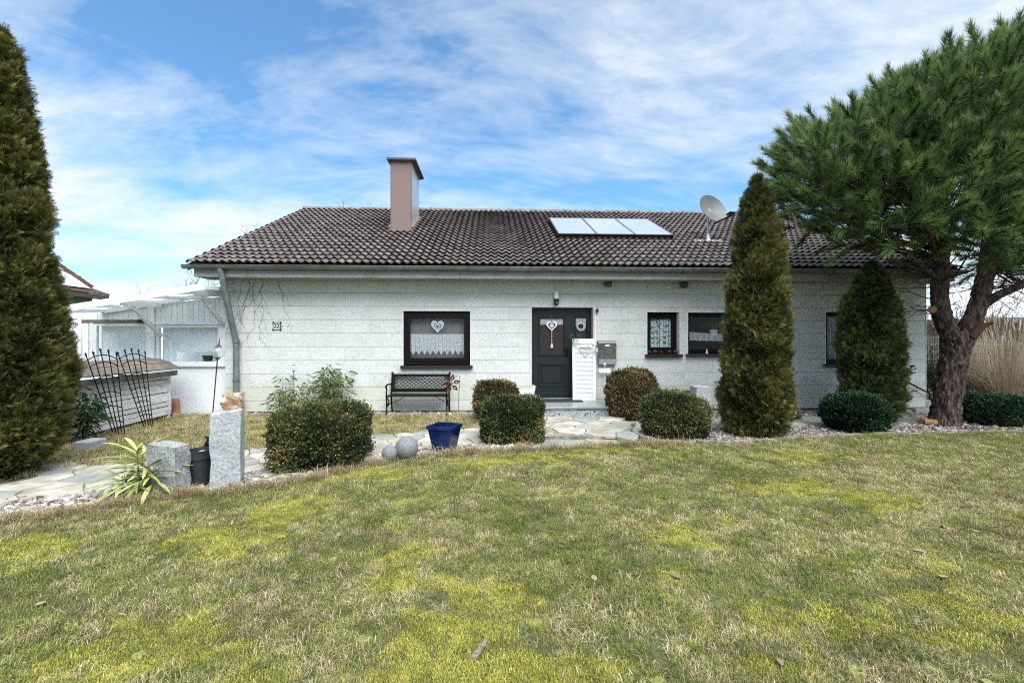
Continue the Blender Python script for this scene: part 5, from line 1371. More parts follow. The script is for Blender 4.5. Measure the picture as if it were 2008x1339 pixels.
    instance_cloud('grass', 'short patchy winter grass with moss and straw on the front lawn', pos, rot, scl, tint, kind, grass_col)
    # back lawn: mostly straw
    n = 26000; xs = [p[0] for p in BACK_LAWN]; ys = [p[1] for p in BACK_LAWN]
    x = rng.uniform(min(xs), max(xs), n); y = rng.uniform(min(ys), max(ys), n); k = inside(BACK_LAWN, x, y) & ((y < W-.12))
    x, y = x[k], y[k]; nz = vnoise(x, y, .8, 44, 3)
    kind = np.where(rng.random(len(x)) < np.clip(nz*1.1+.12, .2, .95), np.where(rng.random(len(x)) < .05, 7, rng.integers(3, 5, len(x))), rng.integers(0, 3, len(x)))
    kind = np.where((vnoise(x, y, 1.4, 45, 3) > .66) & (rng.random(len(x)) < .6), 5, kind)
    instance_cloud('grass', 'dry straw coloured grass between path and house', np.stack([x, y, np.full(len(x), .0)], 1), np.stack([rng.normal(0, .12, len(x)), rng.normal(0, .12, len(x)), rng.uniform(0, 6.28, len(x))], 1), rng.uniform(.8, 1.3, len(x)), np.clip(rng.normal(.5, .25, len(x)), 0, 1), kind, grass_col)
lawn_grass()
def pebble(seed):
    r = np.random.default_rng(seed); bm = bmesh.new(); bmesh.ops.create_icosphere(bm, subdivisions=1, radius=1)
    s = r.uniform(.7, 1.2, 3)*np.array([1.25, .9, .55]); V = []
    for v in bm.verts: c = np.array(v.co)*(1+r.normal(0, .13)); V.append(tuple(c*s))
    F = [tuple(w.index for w in f.verts) for f in bm.faces]; bm.free(); return V, F, 'pebble_inst'
peb_col = protos('pebble', [pebble(k) for k in range(6)]+[(*tuft(33, 1, .001, (1, 1.01), (.1, .2), .01, (0, .1)), 'pebble_inst')][:0])
def gravel(poly, dens, s0, s1, z, lab, seed, tone=0.0):
    xs = [p[0] for p in poly]; ys = [p[1] for p in poly]; A = (max(xs)-min(xs))*(max(ys)-min(ys)); n = int(A*dens)
    x = rng.uniform(min(xs), max(xs), n); y = rng.uniform(min(ys), max(ys), n); k = inside(poly, x, y) & (y < W-.02); x, y = x[k], y[k]; n = len(x)
    s = rng.uniform(s0, s1, n)*np.where(rng.random(n) < .12, 1.6, 1)
    tint = np.clip(.55+tone+.5*(vnoise(x, y, 1.2, seed, 2)-.5)+rng.normal(0, .24, n), 0, 1)
    instance_cloud('gravel', lab, np.stack([x, y, z+s*rng.uniform(.0, .6, n)], 1), np.stack([rng.normal(0, .35, n), rng.normal(0, .35, n), rng.uniform(0, 6.28, n)], 1), s, tint, rng.integers(0, 6, n), peb_col)
gravel(GRAVEL_L, 1500, .013, .034, -.016, 'pale grey pebbles between the path and the lawn on the left', 3, -.17)
gravel(GRAVEL_R, 1100, .014, .030, -.008, 'brown and white pebbles in the planted bed on the right', 4, -.30)
gravel(GRAVEL_W, 1100, .016, .036, -.02, 'loose pebbles along the left house wall', 5)
gravel(GRAVEL_WR, 900, .014, .032, -.02, 'loose pebbles along the right house wall', 6)

def edging():
    line = GL([(1240, 851), (1250, 858), (1262, 865), (1285, 870), (1330, 872), (1440, 872), (1550, 864), (1650, 858), (1750, 855), (1880, 852), (2008, 849), (2200, 846)])
    t = thing('bed_edging', 'low weathered edging stones between right gravel bed and lawn', 'edging', tuple(line[0])); r = random.Random(12)
    for a, b in zip(line[:-1], line[1:]):
        L = (b-a).length; n = max(1, round(L/.30)); d = (b-a)/n
        for k in range(n):
            p = a+d*k+Vector((0, .03, 0)); q = a+d*(k+1)+Vector((0, .03, 0)); dd = (q-p).normalized()*.004; h = r.uniform(.045, .065)+(.035 if a.x < line[3].x else 0)
            MB().bar(p+dd+Vector((0, r.uniform(-.01, .01), h-.07)), q-dd+Vector((0, r.uniform(-.01, .01), h-.07)), .055, .14).build('edging_stone', 'edging', t, bev=.006)
edging()

# ------------------------------------------------------------------ clipped conifers and box bushes
def spray_template():
    V = []; F = []
    def lf(x, y, an, L, w, zb):
        d = np.array([math.sin(an), math.cos(an)]); s = np.array([d[1], -d[0]])*w/2; b = np.array([x, y]); e = b+d*L; k = len(V); m = b+d*L*.35
        V.extend([(m[0]-s[0], m[1]-s[1], zb*.3), (m[0]+s[0], m[1]+s[1], zb*.3), (e[0], e[1], zb)]); F.append((k, k+1, k+2))
    lf(0, 0, 0, 1, .10, 0)
    for i in range(6):
        y = .02+.13*i
        for s in (-1, 1): lf(0, y, s*(.85-.07*i), .62-.055*i, .085, s*.10)
    return np.array(V), np.array(F)
def spray_old(nl=7):
    V = []; F = []
    def leaflet(x, y, an, L, w, zb):
        d = np.array([math.sin(an), math.cos(an)]); s = np.array([d[1], -d[0]])*w/2; b = np.array([x, y]); m = b+d*L*.5; e = b+d*L; k = len(V)
        V.extend([(b[0], b[1], 0), (m[0]+s[0], m[1]+s[1], zb*.5), (e[0], e[1], zb), (m[0]-s[0], m[1]-s[1], zb*.5)]); F.extend([(k, k+1, k+2), (k, k+2, k+3)])
    leaflet(0, 0, 0, 1, .16, .0)
    for i in range(1, (nl+1)//2):
        y = .12+.22*(i-1)
        for s in (-1, 1): leaflet(0, y, s*(.75-.08*i), .72-.12*i, .15, s*.08)
    return np.array(V), np.array(F)
SPRAY = spray_template()
def interp_prof(prof, u): a = np.array(sorted(prof)); return np.interp(u, a[:, 0], a[:, 1])
def thuja(lab, base, hgt, prof, n, m, size, seed, sun_side=0, group='clipped columnar thujas', lump=.07, tips=None):
    t = thing('thuja', lab, 'conifer', base, 0, group); r = np.random.default_rng(seed); base = np.array(base)
    us = np.linspace(0, 1, 200); w = interp_prof(prof, us)+.02; cdf = np.cumsum(w); u = np.interp(r.random(n)*cdf[-1], cdf, us); th = r.uniform(0, 2*PI, n)
    ph = r.uniform(0, 6.28, 8)
    def lumpf(th, u): return 1+lump*(np.sin(3*th+ph[0]+u*9)+.8*np.sin(5*th+ph[1]-u*17)+.8*np.sin(2*th+ph[2]+u*31)+.7*np.sin(7*th+ph[3]+u*43))
    R = interp_prof(prof, u)*lumpf(th, u)
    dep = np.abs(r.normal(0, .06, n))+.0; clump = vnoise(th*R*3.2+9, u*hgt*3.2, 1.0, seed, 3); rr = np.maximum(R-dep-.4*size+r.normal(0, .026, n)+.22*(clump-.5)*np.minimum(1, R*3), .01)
    pos = np.stack([rr*np.cos(th), rr*np.sin(th), u*hgt], 1)+base
    d = np.stack([np.cos(th)*.75, np.sin(th)*.75, np.full(n, .62)], 1)+r.normal(0, .42, (n, 3))
    dn = np.array([np.gradient(interp_prof(prof, us), us)]).ravel(); sl = np.interp(u, us, dn)/hgt; d[:, 2] -= np.clip(sl, -2, 2)*.35
    V, F = scatter(SPRAY[0], SPRAY[1], pos, frames(d, r.uniform(0, 6.28, n)), size*r.uniform(.6, 1.25, n))
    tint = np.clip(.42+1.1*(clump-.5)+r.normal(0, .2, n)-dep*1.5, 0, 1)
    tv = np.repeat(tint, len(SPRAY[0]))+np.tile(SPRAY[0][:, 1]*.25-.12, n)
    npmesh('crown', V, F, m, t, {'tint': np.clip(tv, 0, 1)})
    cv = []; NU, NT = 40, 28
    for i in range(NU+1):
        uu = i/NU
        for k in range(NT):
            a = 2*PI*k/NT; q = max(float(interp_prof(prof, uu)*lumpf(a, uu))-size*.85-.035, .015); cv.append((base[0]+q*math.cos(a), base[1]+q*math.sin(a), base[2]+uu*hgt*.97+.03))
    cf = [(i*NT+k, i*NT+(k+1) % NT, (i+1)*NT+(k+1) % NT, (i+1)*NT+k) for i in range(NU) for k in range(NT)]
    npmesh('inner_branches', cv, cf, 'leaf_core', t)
    tr = MB(); tr.tube([base+np.array([0, 0, -.05]), base+np.array([0, 0, hgt*.85])], [.09, .02], 8); tr.build('trunk', 'bark', t)
    return t
def px_prof(yb, yt, rows, k, RF=1.0): return [((yb-y)/(yb-yt), w*k*RF) for y, w in rows]
DL = 5.45; kL = DL/900
cL = PZ(2, 900, DL); cL.z = 0
thuja('huge olive brown thuja cut by the left picture edge beside the path', cL, (960-90)*kL, px_prof(960, 78, [(960, 20), (950, 60), (930, 100), (900, 122), (850, 150), (790, 155), (740, 152), (700, 146), (640, 132), (600, 130), (560, 116), (480, 106), (400, 98), (340, 90), (280, 80), (220, 68), (170, 54), (120, 36), (95, 24), (78, 6)], kL, .66), 44000, 'thuja_leaf', .125, 41, lump=.035)
DT = 7.95; kT = DT/900
cT = PZ(1483, 800, DT); cT.z = 0
thuja('tall slender olive thuja in front of the kitchen window', cT, (853-352)*kT, px_prof(853, 352, [(853, 44), (840, 64), (800, 72), (770, 74), (700, 70), (640, 66), (560, 56), (470, 47), (400, 34), (372, 18), (352, 4)], kT, .84), 30000, 'thuja_leaf', .125, 42, lump=.035)
D2 = 9.35; k2 = D2/900
c2 = PZ(1708, 800, D2); c2.z = 0
thuja('shorter dark green thuja by the right house corner beneath the pine', c2, (826-520)*k2, px_prof(826, 520, [(826, 40), (812, 58), (785, 66), (740, 68), (680, 65), (640, 60), (590, 46), (550, 29), (532, 16), (520, 6)], k2, .79), 18000, 'thuja_green', .13, 43, lump=.04)

def bush(lab, pxc, pyb, dep, wpx, hpx, dy, p, m, n, seed, leaf=.030, twig=0, flat_top=0):
    k = dep/900; c = PZ(pxc, pyb, dep); c.z = -.01; a, b, h = wpx*k/2*(1-.40*dy/dep)*(.45+.55*ray(pxc, pyb)[1]/math.hypot(*ray(pxc, pyb)[:2])), dy/2, 1.62-(pyb-hpx-667)/900*(dep+.22*dy)-.02
    t = thing('boxwood_bush', lab, 'bush', c, 0, 'clipped boxwood bushes'); r = np.random.default_rng(seed); cc = np.array(c)
    d = unit_r(r, n); nrm = (np.abs(d[:, 0])**p+np.abs(d[:, 1])**p+np.abs(d[:, 2])**p)**(1/p)
    q = d/nrm[:, None]
    lum = 1+.13*(vnoise(q[:, 0]*2+7*q[:, 2]+seed, q[:, 1]*2+5, 1.0, seed, 3)-.5)*2+.08*(vnoise(q[:, 0]*6+9*q[:, 1], q[:, 2]*6, 1, seed+1, 2)-.5)*2
    f = lum*(1-np.abs(r.normal(0, .07, n))+.02)
    pos = np.stack([q[:, 0]*a*f, q[:, 1]*b*f, (q[:, 2]*f*.5+.5)*h], 1); pos[:, 2] = np.maximum(pos[:, 2], .01)
    dirv = q*np.array([1, 1, .9])+r.normal(0, .65, (n, 3))+np.array([0, 0, .35])
    TV = np.array([(0, 0, 0), (.34, .35, .05), (.30, .75, .02), (0, 1, -.06), (-.30, .75, .02), (-.34, .35, .05)]); TF = np.array([(0, 1, 2), (0, 2, 3), (0, 3, 4), (0, 4, 5)])
    V, F = scatter(TV, TF, pos+cc, frames(dirv, r.uniform(0, 6.28, n)), leaf*r.uniform(.6, 1.3, n))
    cl = vnoise(pos[:, 0]*3.0+pos[:, 1], pos[:, 2]*3.0+pos[:, 1]*1.3, 1, seed+3, 3)
    tint = np.clip(.40+1.3*(cl-.5)+r.normal(0, .22, n), 0, 1)
    pt_ = vnoise(pos[:, 0]*1.6+3*seed, pos[:, 2]*1.9+pos[:, 1], 1, seed+8, 3); tint = np.clip(tint+.45*np.clip((pt_-.58)*7, 0, 1), 0, 1)
    # a few twig ends standing proud, leafed
    m2 = n//14; i2 = r.integers(0, n, m2); e = []; 
    P0 = pos[i2]; D = q[i2]*.6+np.array([0, 0, .7])+r.normal(0, .25, (m2, 3)); D /= np.linalg.norm(D, axis=1, keepdims=True)
    sp = np.concatenate([P0+D*s for s in (.02, .04, .06)]); sd = np.tile(D, (3, 1))+r.normal(0, .5, (3*m2, 3))
    V2, F2 = scatter(TV, TF, sp+cc, frames(sd, r.uniform(0, 6.28, 3*m2)), leaf*r.uniform(.6, 1.0, 3*m2))
    T2 = np.clip(np.tile(tint[i2]+.15, 3), 0, 1)
    npmesh('foliage', np.concatenate([V, V2]), np.concatenate([F, F2+len(V)]), m, t, {'tint': np.concatenate([np.repeat(tint, 6), np.repeat(T2, 6)])})
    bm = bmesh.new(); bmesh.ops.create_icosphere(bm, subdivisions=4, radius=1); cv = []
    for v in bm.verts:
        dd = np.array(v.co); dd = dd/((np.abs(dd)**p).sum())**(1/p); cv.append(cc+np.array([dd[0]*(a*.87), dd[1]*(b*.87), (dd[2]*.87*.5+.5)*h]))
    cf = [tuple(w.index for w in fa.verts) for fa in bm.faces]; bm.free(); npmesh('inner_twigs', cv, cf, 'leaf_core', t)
    return t
def unit_r(r, n): v = r.normal(size=(n, 3)); return v/np.linalg.norm(v, axis=1, keepdims=True)
bush('large boxy dark boxwood bush in front of the bamboo and the left wall', 633, 925, 6.05, 172, 137, .95, 6.5, 'box_leaf', 27000, 51, .030)
bush('brownish boxwood bush partly hidden behind the block of boxwood near the door', 973, 826, 9.3, 82, 82, .8, 4, 'box_brown', 13000, 52, .036)
bush('block shaped dark boxwood bush in the middle left of the entrance paving', 1004, 872, 7.45, 118, 96, .85, 6, 'box_leaf', 20000, 53, .032)
bush('tall rounded brown tipped boxwood bush under the mailbox right of the step', 1238, 824, 9.55, 98, 100, .95, 3.2, 'box_brown', 16000, 54, .034)
bush('wide boxwood bush in front of the small windows on the gravel bed', 1324, 861, 7.8, 125, 94, .85, 3.6, 'box_leaf', 20000, 55, .032)
bush('very dark green boxwood ball at the foot of the right thuja', 1675, 850, 8.25, 108, 82, .95, 2.8, 'box_dark', 17000, 56, .034)
bush('very dark green boxwood right of the pine trunk before the pampas grass', 1946, 840, 8.9, 126, 70, .9, 3.2, 'box_dark', 17000, 57, .034)
# ------------------------------------------------------------------ the pine
def needle_shoot(seed, n=70):
    r = np.random.default_rng(seed); V = []; F = []
    t = np.sort(r.uniform(.05, 1, n)); t = t**.75; az = r.uniform(0, 2*PI, n); an = r.uniform(.40, 1.0, n)*(1.2-.62*t); L = r.uniform(.28, .44, n)*(1.1-.2*t)
    for i in range(n):
        b = np.array([0, t[i]*.85, 0]); d = np.array([math.sin(an[i])*math.cos(az[i]), math.cos(an[i]), math.sin(an[i])*math.sin(az[i])])
        s = np.cross(d, r.normal(size=3)); s = s/np.linalg.norm(s)*.010; k = len(V)
        V += [b-s, b+s, b+d*L[i]-np.array([0, .03*0, 0])]; F.append((k, k+1, k+2))
    return np.array(V), np.array(F)
def pine():
    D0 = 8.75; b = G(1852, 834)
    t = thing('pine_tree', 'large two stemmed pine with long needled crown at the right', 'tree', b); base = np.array(b)
    r = np.random.default_rng(77); q = lambda px, py, d=D0: PZ(px, py, d)
    tr = MB()
    tk = [q(1853, 842), q(1853, 825), q(1857, 790), q(1864, 745), q(1871, 700), q(1874, 668), q(1876, 650)]
    def resample(pts, rs, n):
        pts = [Vector(p) for p in pts]; P_ = []; R_ = []
        for k in range(n):
            f = k/(n-1)*(len(pts)-1); i = min(int(f), len(pts)-2); u = f-i; a0 = pts[max(i-1, 0)]; a1 = pts[i]; a2 = pts[i+1]; a3 = pts[min(i+2, len(pts)-1)]
            P_.append(.5*((2*a1)+(a2-a0)*u+(2*a0-5*a1+4*a2-a3)*u*u+(3*a1-a0-3*a2+a3)*u**3)); R_.append(rs[i]*(1-u)+rs[i+1]*u)
        return P_, R_
    def barked(pts, rs, n, sides, amp, seed):
        P_, R_ = resample(pts, rs, n); k0 = len(tr.v); tr.tube(P_, R_, sides); L_ = 0; ls = [0]
        for i in range(1, n): L_ += (P_[i]-P_[i-1]).length; ls.append(L_)
        for i in range(n):
            for k in range(sides):
                th = 2*PI*k/sides; u = th*R_[i]*1.0; v = ls[i]
                cs, sn = math.cos(th), math.sin(th)      # seamless: sample plates on a cylinder of the same size
                h = plates(cs*R_[i]*17+seed, sn*R_[i]*17, v*6.0+cs*.6)*.75+.25*plates(cs*R_[i]*6+seed, sn*R_[i]*6, v*2.0)
                j = k0+i*sides+k; c = P_[i]; q_ = Vector(tr.v[j]); tr.v[j] = tuple(q_+(q_-c).normalized()*(h-.5)*amp)
    pr_ = np.random.default_rng(5).random((64, 64, 64, 3))
    def plates(x, y, z):
        i, j, k = math.floor(x), math.floor(y), math.floor(z); d1 = d2 = 9
        for a_ in (-1, 0, 1):
            for b_ in (-1, 0, 1):
                for c_ in (-1, 0, 1):
                    o_ = pr_[(i+a_) % 64, (j+b_) % 64, (k+c_) % 64]; d_ = (i+a_+o_[0]-x)**2+(j+b_+o_[1]-y)**2+(k+c_+o_[2]-z)**2
                    if d_ < d1: d1, d2 = d_, d1
                    elif d_ < d2: d2 = d_
        return min(1, (math.sqrt(d2)-math.sqrt(d1))*2.2)*.8+.2*float(o_[0])
    barked(tk, [.28, .235, .21, .20, .21, .225, .18], 110, 120, .052, 3)
    Ls = [q(1873, 680), q(1856, 640), q(1845, 605), q(1843, 560), q(1846, 500), q(1843, 430), q(1830, 340), q(1815, 250)]
    Rs = [q(1878, 690), q(1897, 648), q(1914, 610), q(1928, 560), q(1938, 500), q(1945, 420), q(1958, 300), q(1985, 170), q(2000, 110)]
    barked(Ls, [.15, .155, .145, .13, .12, .10, .07, .03], 110, 64, .036, 13); barked(Rs, [.17, .165, .145, .135, .125, .105, .08, .05, .025], 120, 64, .036, 23)
    tk_o = tr.build('trunk', 'bark', t, smooth=True)
    st = MB(); st.tube([q(1905, 660, 8.6), q(1925, 640, 8.5), q(1948, 632, 8.4)], [.085, .065, .02], 8); st.build('broken_stub', 'bark_orange', t, smooth=True)
    for (px, py, rr_) in ((1829, 607, .075), (1926, 627, .045)):
        c = q(px, py, D0-.10); n_ = Vector((-.75 if px < 1850 else .1, -.65, .1)).normalized(); m = MB(); m.tube([c-n_*.14, c-n_*.004], rr_, 12); m.build('cut_stub', 'bark', t)
        m = MB(); m.tube([c-n_*.0035, c+n_*.006], rr_*.88, 12); m.build('cut_face', 'cut_wood', t)
    def stem_pt(S, f): f = f*(len(S)-1); i = min(int(f), len(S)-2); return S[i].lerp(S[i+1], f-i)
    br = MB()
    # heavy limb to the right
    lim = [q(1925, 600, 8.75), q(1960, 577, 8.6), q(1995, 563, 8.5), q(2040, 535, 8.4), q(2110, 480, 8.3), q(2180, 400, 8.3)]
    br.tube(lim, [.085, .078, .068, .06, .045, .025], 10)
    lim2 = [q(1935, 540, 8.9), q(1985, 515, 9.2), q(2060, 490, 9.6), q(2150, 440, 9.9)]; br.tube(lim2, [.08, .065, .05, .025], 8)
    poly = [(1488, 345), (1530, 292), (1572, 245), (1640, 222), (1700, 200), (1755, 160), (1800, 150), (1850, 118), (1900, 98), (1960, 66), (2010, 52), (2110, 30), (2240, 90), (2320, 250), (2290, 420), (2190, 560), (2060, 575), (2000, 540), (1930, 505), (1880, 500), (1800, 488), (1720, 484), (1640, 482), (1560, 492), (1525, 440), (1500, 390)]
    # foliage lobes
    lobes = []; tries = 0
    for px, py in ((1632, 458), (1674, 464), (1718, 456), (1762, 462), (1806, 474), (1842, 472), (1888, 488), (1955, 512), (2000, 535), (2045, 548), (1905, 440), (1862, 428), (1650, 420), (1740, 418), (1600, 430)):
        lobes.append((q(px, py, r.uniform(8.1, 8.9) if px > 1600 else r.uniform(8.8, 9.1)), r.uniform(.28, .38)))
    while len(lobes) < 267 and tries < 30000:
        tries += 1; px, py = r.uniform(1480, 2330), r.uniform(30, 540)
        if not inside(poly, [px], [py])[0]: continue
        dep = r.uniform(7.4, 10.1); 
        if py > 400: dep = min(dep, 9.0)
        if px < 1570: dep = max(dep, 8.7)
        ed = edge_dist(poly+poly[:1], np.array([px]), np.array([py]))[0]
        R = r.uniform(.34, .50)
        if ed < R*900/dep*(.8 if px > 1600 else 1.05): continue
        c = q(px, py, dep)
        if c.z < 3.15: continue
        if all((c-l[0]).length > (.51 if px < 2050 else .64) for l in lobes): lobes.append((c, R))
    sh_p = []; sh_d = []; sh_s = []; sh_t = []
    top_c = np.array(q(1880, 420))
    for c, R in lobes:
        S = Ls if c.x < q(1890, 500).x else Rs
        want = c.z-.22*math.hypot(c.x-S[4].x, c.y-S[4].y)-.25
        f = next((g_ for g_ in np.linspace(.45, .97, 40) if stem_pt(S, g_).z >= want), .97); s0 = stem_pt(S, f)
        m1 = s0.lerp(c, .45)+Vector((0, 0, -.12+r.uniform(-.1, .1))); L = (c-s0).length
        br.tube([s0, m1, c], [.011+.008*L, .009+.005*L, .008], 6)
        ns = 12 if c.x < q(2060, 300).x else 8
        cn = np.array(c)
        for _ in range(ns):
            d = r.normal(size=3); d /= np.linalg.norm(d); 
            p = cn+d*R*r.uniform(.35, 1.0)*np.array([1.1, 1.1, .85])
            out = p-top_c; out = out/np.linalg.norm(out)
            di = d*.55+out*.75+np.array([0, 0, .55])+r.normal(0, .28, 3)
            sh_p.append(p); sh_d.append(di); sh_s.append(r.uniform(.38, .60)); sh_t.append(d[2]*.06+r.normal(0, .17))
            if r.random() < .4: br.tube([c, (Vector(p)+c)/2+Vector((0, 0, -.03)), Vector(p)], [.009, .007, .005], 4, cap=False)
    br.build('branches', 'bark', t, smooth=True)
    sh_p, sh_d, sh_s, sh_t = map(np.array, (sh_p, sh_d, sh_s, sh_t)); VV = []; FF = []; TT = []; off = 0; var = r.integers(0, 5, len(sh_p))
    for k in range(5):
        i = np.where(var == k)[0]; tv, tf = needle_shoot(k+3, 150)
        V, F = scatter(tv, tf, sh_p[i], frames(sh_d[i], r.uniform(0, 6.28, len(i))), sh_s[i])
        tt = np.repeat(.38+sh_t[i], len(tv))+np.tile(np.where(np.arange(len(tv)) % 3 == 2, .16, -.12)+.35*(tv[:, 1]-.55), len(i))+np.repeat(r.normal(0, .08, len(i)*len(tf)), 3)
        VV.append(V); FF.append(F+off); TT.append(tt); off += len(V)
    npmesh('needle_crown', np.concatenate(VV), np.concatenate(FF), 'pine_needle', t, {'tint': np.clip(np.concatenate(TT), 0, 1)})
    # dead bare twigs under the crown
    tw = MB(); R2 = random.Random(31)
    def twig(p, d, L, th, lev):
        pts = [p]; n = 5
        for i in range(n):
            d = (d+Vector((R2.gauss(0, .16), R2.gauss(0, .16), R2.gauss(.03, .10)))).normalized(); pts.append(pts[-1]+d*L/n)
            if lev and R2.random() < .75:
                s = Vector((R2.gauss(0, 1), R2.gauss(0, 1), R2.gauss(0, .6))).normalized(); twig(pts[-1], (d+s*.8).normalized(), L*R2.uniform(.3, .6), th*.55, lev-1)
        tw.tube(pts, [th*(1-.7*i/n) for i in range(n+1)], 4, cap=False)
    for k in range(64):
        S = Ls if k % 2 == 0 else Rs; p = stem_pt(S, R2.uniform(.26, .62)); sx = -1 if (S is Ls and R2.random() < .85) or R2.random() < .3 else 1
        twig(p, Vector((sx*R2.uniform(.6, 1), R2.uniform(-.9, .5), R2.uniform(-.25, .25))).normalized(), R2.uniform(.5, 1.25), R2.uniform(.008, .014), 2)
    for k in range(44):
        p = stem_pt(lim if k % 2 else lim2, R2.uniform(.1, .9)); twig(p, Vector((R2.uniform(-.3, 1), R2.uniform(-.8, .5), R2.uniform(-.5, .5))).normalized(), R2.uniform(.4, 1.0), R2.uniform(.006, .012), 2)
    tw.build('dead_twigs', 'twig', t)
pine()

# ------------------------------------------------------------------ bamboo, pampas, other plants
LEAF_V = np.array([(0, 0, 0), (.085, .3, .03), (.07, .62, .01), (0, 1, -.14), (-.07, .62, .01), (-.085, .3, .03)]); LEAF_F = np.array([(0, 1, 2), (0, 2, 3), (0, 3, 4), (0, 4, 5)])
def bamboo(lab, base, stems, hgt, spread, n, m, ls, seed, droop=-.25, lean=.16, name='bamboo', width=1.0, low=.3):
    t = thing(name, lab, 'plant', base); r = np.random.default_rng(seed); R = random.Random(seed); sm = MB(); tops = []
    b0 = Vector(base)
    for k in range(stems):
        a = R.random()*2*PI; p = b0+Vector((math.cos(a)*spread*R.uniform(0, .5), math.sin(a)*spread*.35*R.uniform(0, 1), -.02)); h = hgt*R.uniform(.55, 1)
        d = Vector((math.cos(a)*lean*R.uniform(.2, 1.6), math.sin(a)*lean*.6, 1)); pts = [p+Vector((d.x*h*s*(.6+.6*s), d.y*h*s, h*s*(1-.06*s*s))) for s in np.linspace(0, 1, 6)]
        sm.tube(pts, [.008*(1-.75*i/5) for i in range(6)], 5); tops.append(pts)
    sm.build('stems', 'fern_green', t)
    pos = np.zeros((n, 3)); d = np.zeros((n, 3))
    for i in range(n):
        pts = tops[i % stems]; f = (low+(1-low)*r.random()**.8)*4.99; k = int(f); p = pts[k].lerp(pts[k+1], f-k); a = r.uniform(0, 6.28); o = r.uniform(0, .16)*hgt
        pos[i] = np.array(p)+np.array([math.cos(a)*o, math.sin(a)*o*.7, r.uniform(-.03, .05)]); d[i] = (math.cos(a), math.sin(a)*.8, droop+r.normal(0, .4))
    tv = LEAF_V*np.array([width, 1, 1]); V, F = scatter(tv, LEAF_F, pos, frames(d, r.normal(0, .7, n)), ls*r.uniform(.6, 1.2, n))
    npmesh('leaves', V, F, m, t, {'tint': np.repeat(np.clip(r.normal(.5, .25, n), 0, 1), 6)})
    return t
b = G(655, 812); bamboo('leafy green bamboo clump by the wall behind the large boxwood', (b.x, b.y-.15, 0), 10, 1.22, .75, 420, 'bamboo_leaf', .19, 61)
b = G(560, 812); bamboo('lower sparse bamboo left of the taller clump by the wall', (b.x, b.y-.15, 0), 8, .92, .75, 230, 'bamboo_leaf', .18, 62, lean=.35)
b = G(152, 866); bamboo('dark green bamboo leaves between the left thuja and the slatted shed', (b.x+.02, b.y+.0, 0), 9, .95, .5, 330, 'bamboo_dark', .2, 63, -.45, .3)
b = G(1568, 826); bamboo('small dark green weed tuft between the two right thujas by the wall', (b.x, b.y+.2, 0), 7, .16, .3, 120, 'bamboo_dark', .09, 64, .3)
def dwarf():
    b = G(272, 968); t = thing('dwarf_bamboo', 'yellow green broad leaved dwarf bamboo in front of the short granite block', 'plant', b); R = random.Random(6); ORG[t.name] = (Vector(b), 0)
    st = MB(); heads = []
    for k, (dx, dy, h) in enumerate(((-.02, 0, .46), (.10, .0, .32), (.17, -.05, .26), (-.12, -.04, .20))):
        p = b+Vector((dx*.3, dy, -.02)); e = b+Vector((dx, dy, h)); st.tube([p, p.lerp(e, .5)+Vector((.01, 0, 0)), e], [.012, .009, .006], 6); heads.append(e)
    st.build('stem', 'cut_wood', t)
    ms = []
    for v in range(4):
        # a broad folded blade, bent along its length
        L = 7; vs = []; fs = []; bend = R.uniform(.25, .7)
        for i in range(L+1):
            s = i/L; w = .062*math.sin(PI*min(1, .08+s*.92))**.8*(1-.15*s); y = math.sin(bend*s)/bend if bend else s; z = -(1-math.cos(bend*s))/bend
            vs += [(-w, y, z+.3*w), (0, y, z), (w, y, z+.3*w)]
        for i in range(L): k = 3*i; fs += [(k, k+1, k+4, k+3), (k+1, k+2, k+5, k+4)]
        o = MB(); o.add(vs, fs); ob = o.build('leaf', 'dwarf_leaf', t, True, smooth=True); ms.append(ob)
    first = True; cnt = 0
    for hi, e in enumerate(heads):
        nn = (38, 32, 28, 20)[hi]
        for k in range(nn):
            if cnt < 4: ob = ms[cnt]
            else: ob = link(bpy.data.objects.new('leaf', ms[cnt % 4].data)); ob.parent = t
            cnt += 1
            a = k*2.4+R.uniform(-.3, .3); up = .75-1.15*(k/nn)+R.uniform(-.15, .15); d = Vector((math.cos(a), math.sin(a), up)).normalized()
            rot = d.to_track_quat('Y', 'Z').to_euler(); ob.rotation_euler = rot; s = R.uniform(.27, .42)*(1 if k > 3 else .9); ob.scale = (s, s, s)
            ob.location = e-b+Vector((0, 0, -.30*(k/nn)*(e.z/.43)))+d*.015
mat('dwarf_leaf', (.20, .26, .07), (.48, .50, .20), 5, rough=.5, rnd=.3, stretch=(6, 1, 1))
dwarf()
